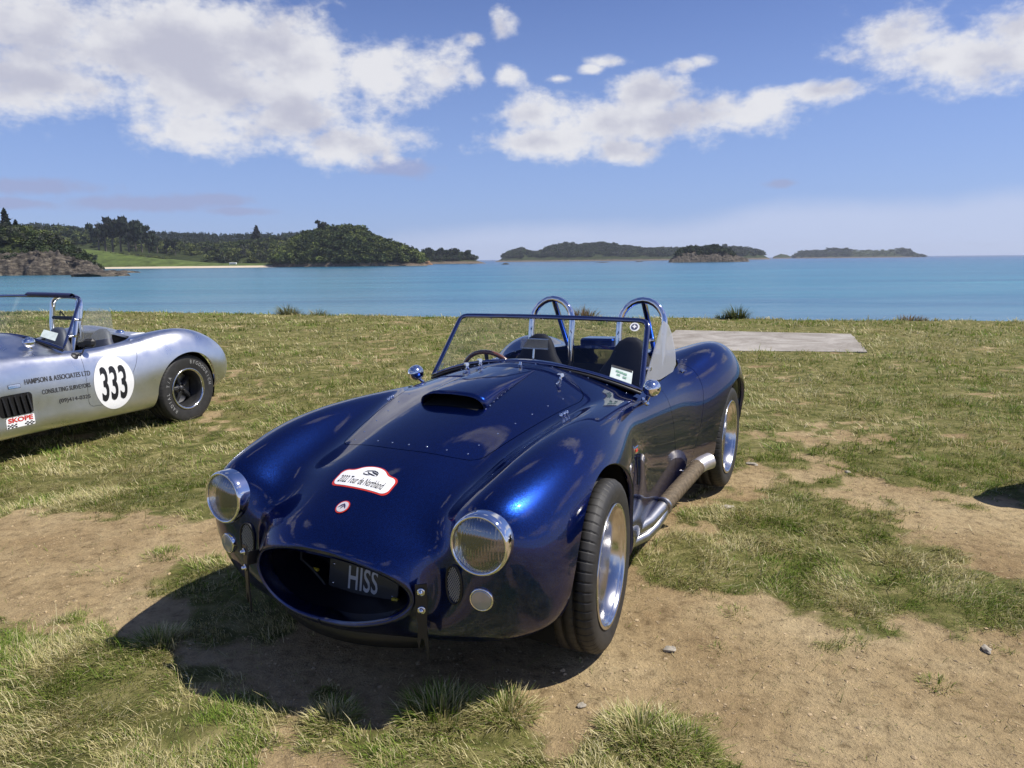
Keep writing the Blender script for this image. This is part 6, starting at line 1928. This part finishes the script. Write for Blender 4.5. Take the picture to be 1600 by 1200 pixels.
def build_details():
    gt = 'long grass tussocks along the bank edge'
    RED = np.array([[.26, .17, .09], [.30, .20, .10], [.16, .15, .06]])
    PALE = np.array([[.30, .27, .14], [.22, .22, .10], [.14, .16, .06]])
    DG = np.array([[.07, .10, .03], [.11, .13, .05], [.18, .18, .08]])
    for px, py, r, n, L_, c, lb in ((458, 487, .45, 620, .50, PALE, 'wide pale tussock on the bank edge, left of centre'), (501, 487, .24, 320, .44, PALE, 'narrow pale tussock right beside the wide one'),
                                    (915, 488, .36, 460, .50, RED, 'rusty brown tussock seen between the roll hoops'), (1152, 490, .24, 460, .52, DG, 'tall dark green tussock on the bank edge'), (1130, 490, .22, 160, .26, DG, 'short green tussock left of the tall dark one'),
                                    (1425, 493, .34, 260, .26, RED, 'low brown tussock on the bank edge at right'), (1462, 494, .24, 170, .20, PALE, 'small pale tussock at the far right of the bank')):
        x, y = at(px, py); y = float(edge_y(np.array([x]))[0]) - .25; x = at_y(px, py, y).x
        tuft('grass_tussock', x, y, r, n, L_, .016, lb, 'tussock', gt, c, .45)
    gf = 'rough grass tufts on the bare clay in front'
    for px, py, r, n, L_, lb in ((690, 1115, .13, 900, .115, 'large spiky grass tuft in front of the blue car shadow'), (790, 1110, .10, 650, .095, 'grass tuft right of the largest spiky one'), (520, 1120, .08, 420, .075, 'grass tuft left of the large spiky one'),
                                 (1000, 1150, .13, 800, .090, 'broad grass tuft at the bottom right of centre'), (1060, 1160, .09, 420, .075, 'grass tuft at the right end of the bottom clump'), (250, 1000, .09, 520, .085, 'pale dry tuft at the edge of the car shadow'), (255, 860, .10, 260, .060, 'dry tuft by the shaded headlight'),
                                 (1120, 1010, .05, 60, .035, 'tiny tuft beyond the white stone'), (1150, 955, .07, 120, .04, 'small green tuft right of the front tyre'), (1465, 1065, .06, 110, .05, 'small green tuft alone on the clay at right'), (130, 890, .05, 60, .035, 'tiny tuft on the bare clay at left'), (180, 905, .05, 60, .035, 'tiny tuft nearer the shadow on the left clay')):
        x, y = at(px, py); tuft('grass_tuft', x, y, r, n, L_, .0032, lb, 'grass tuft', gf)
    # stones
    for k, (px, py, sx, sy, sz, lb) in enumerate(((1047, 1013, .032, .022, .014, 'flat white stone on the clay right of the front wheel'), (1541, 1011, .038, .020, .012, 'pointed grey stone near the right edge'), (1175, 725, .05, .03, .015, 'pale flat stone behind the rear wheel'),
                                                  (908, 1100, .022, .016, .010, 'small pale stone at the bottom centre'), (845, 792, .02, .02, .01, 'small stone under the car'), (1135, 792, .05, .035, .014, 'pale stone beside the exhaust'), (1325, 738, .04, .02, .012, 'pale stone at the edge of the grass'))):
        x, y = at(px, py); z = float(gz(np.array([x]), np.array([y]))[0])
        o = link('stone', rock_mesh('stone', k + 2, sx * .8, sy * .8, sz * .7, 3, .5), M['stone']); o.location = (x, y, z + sz * .35); o.rotation_euler = (0, 0, k * 1.3); tag(o, lb, 'stone', 'loose stones on the clay')
    # fine gravel and clods
    T = [rock_mesh('tmp', 30 + k, 1, 1, .6, 1, .6) for k in range(4)]
    Vt = [np.array([v.co[:] for v in t.vertices]) for t in T]; Ft = [np.array([p.vertices[:] for p in t.polygons]) for t in T]
    for t in T: D.meshes.remove(t)
    Vs = []; Fs = []; off = 0; n = 15000
    y = rng.uniform(1.7, 6.5, n * 3) ; x = rng.uniform(-1, 1, n * 3) * (y * .72 + .3)
    k = (grassness(x, y) < .2) & (rng.random(n * 3) < np.clip(2.6 / y, 0, 1) ** 1.5); x, y = x[k][:n], y[k][:n]
    z = gz(x, y); s = np.exp(rng.normal(-6.1, .55, len(x))); a = rng.uniform(0, 6.28, len(x))
    for i in range(len(x)):
        v = Vt[i % 4] * min(s[i], .012); ca, sa = math.cos(a[i]), math.sin(a[i])
        Vs.append(np.stack([v[:, 0] * ca - v[:, 1] * sa + x[i], v[:, 0] * sa + v[:, 1] * ca + y[i], v[:, 2] + z[i]], 1)); Fs.append(Ft[i % 4] + off); off += len(v)
    me = mesh_np('gravel', np.concatenate(Vs), np.concatenate(Fs), smooth=False)
    o = link('gravel', me, simple('clay_gravel', (.36, .27, .155), .95, var=.5, nscale=9)); tag(o, 'loose clay crumbs and gravel on the bare track', 'gravel', kind='stuff')
    # dry grass clippings lying on the clay
    n = 5200; y = rng.uniform(1.7, 6, n); x = rng.uniform(-1, 1, n) * (y * .72 + .3)
    k = (grassness(x, y) < .4) & (fbm(x, y, 3, 2.5) > .46); x, y = x[k], y[k]; n = len(x)
    base = np.stack([x, y, gz(x, y) + .001], 1)
    me = blades_mesh('dry_litter', base, rng.uniform(0, 6.28, n), rng.uniform(.01, .045, n), rng.uniform(.001, .0022, n), rng.uniform(.88, 1.05, n), STRAW[rng.integers(0, 4, n)] * rng.uniform(.5, 1.1, (n, 1)))
    o = link('dry_litter', me, M['blade']); tag(o, 'scattered dry grass stems lying on the bare clay', 'litter', kind='stuff')

def build_haze():
    m, nt, b, out = new_mat('sea_air'); nt.nodes.remove(b)
    v = nd(nt, 'ShaderNodeVolumePrincipled'); v.inputs['Color'].default_value = (.80, .87, 1, 1); v.inputs['Density'].default_value = .00008; v.inputs['Anisotropy'].default_value = .2
    nt.links.new(v.outputs[0], out.inputs['Volume'])
    b_ = MB(); b_.box((0, 1900, 33), (12000, 6200, 76)); o = b_.build('haze', m); o['kind'] = 'stuff'
build_setting()
build_haze()
build_far()
build_blue_car()
build_silver_car()
build_third_car()
build_details()
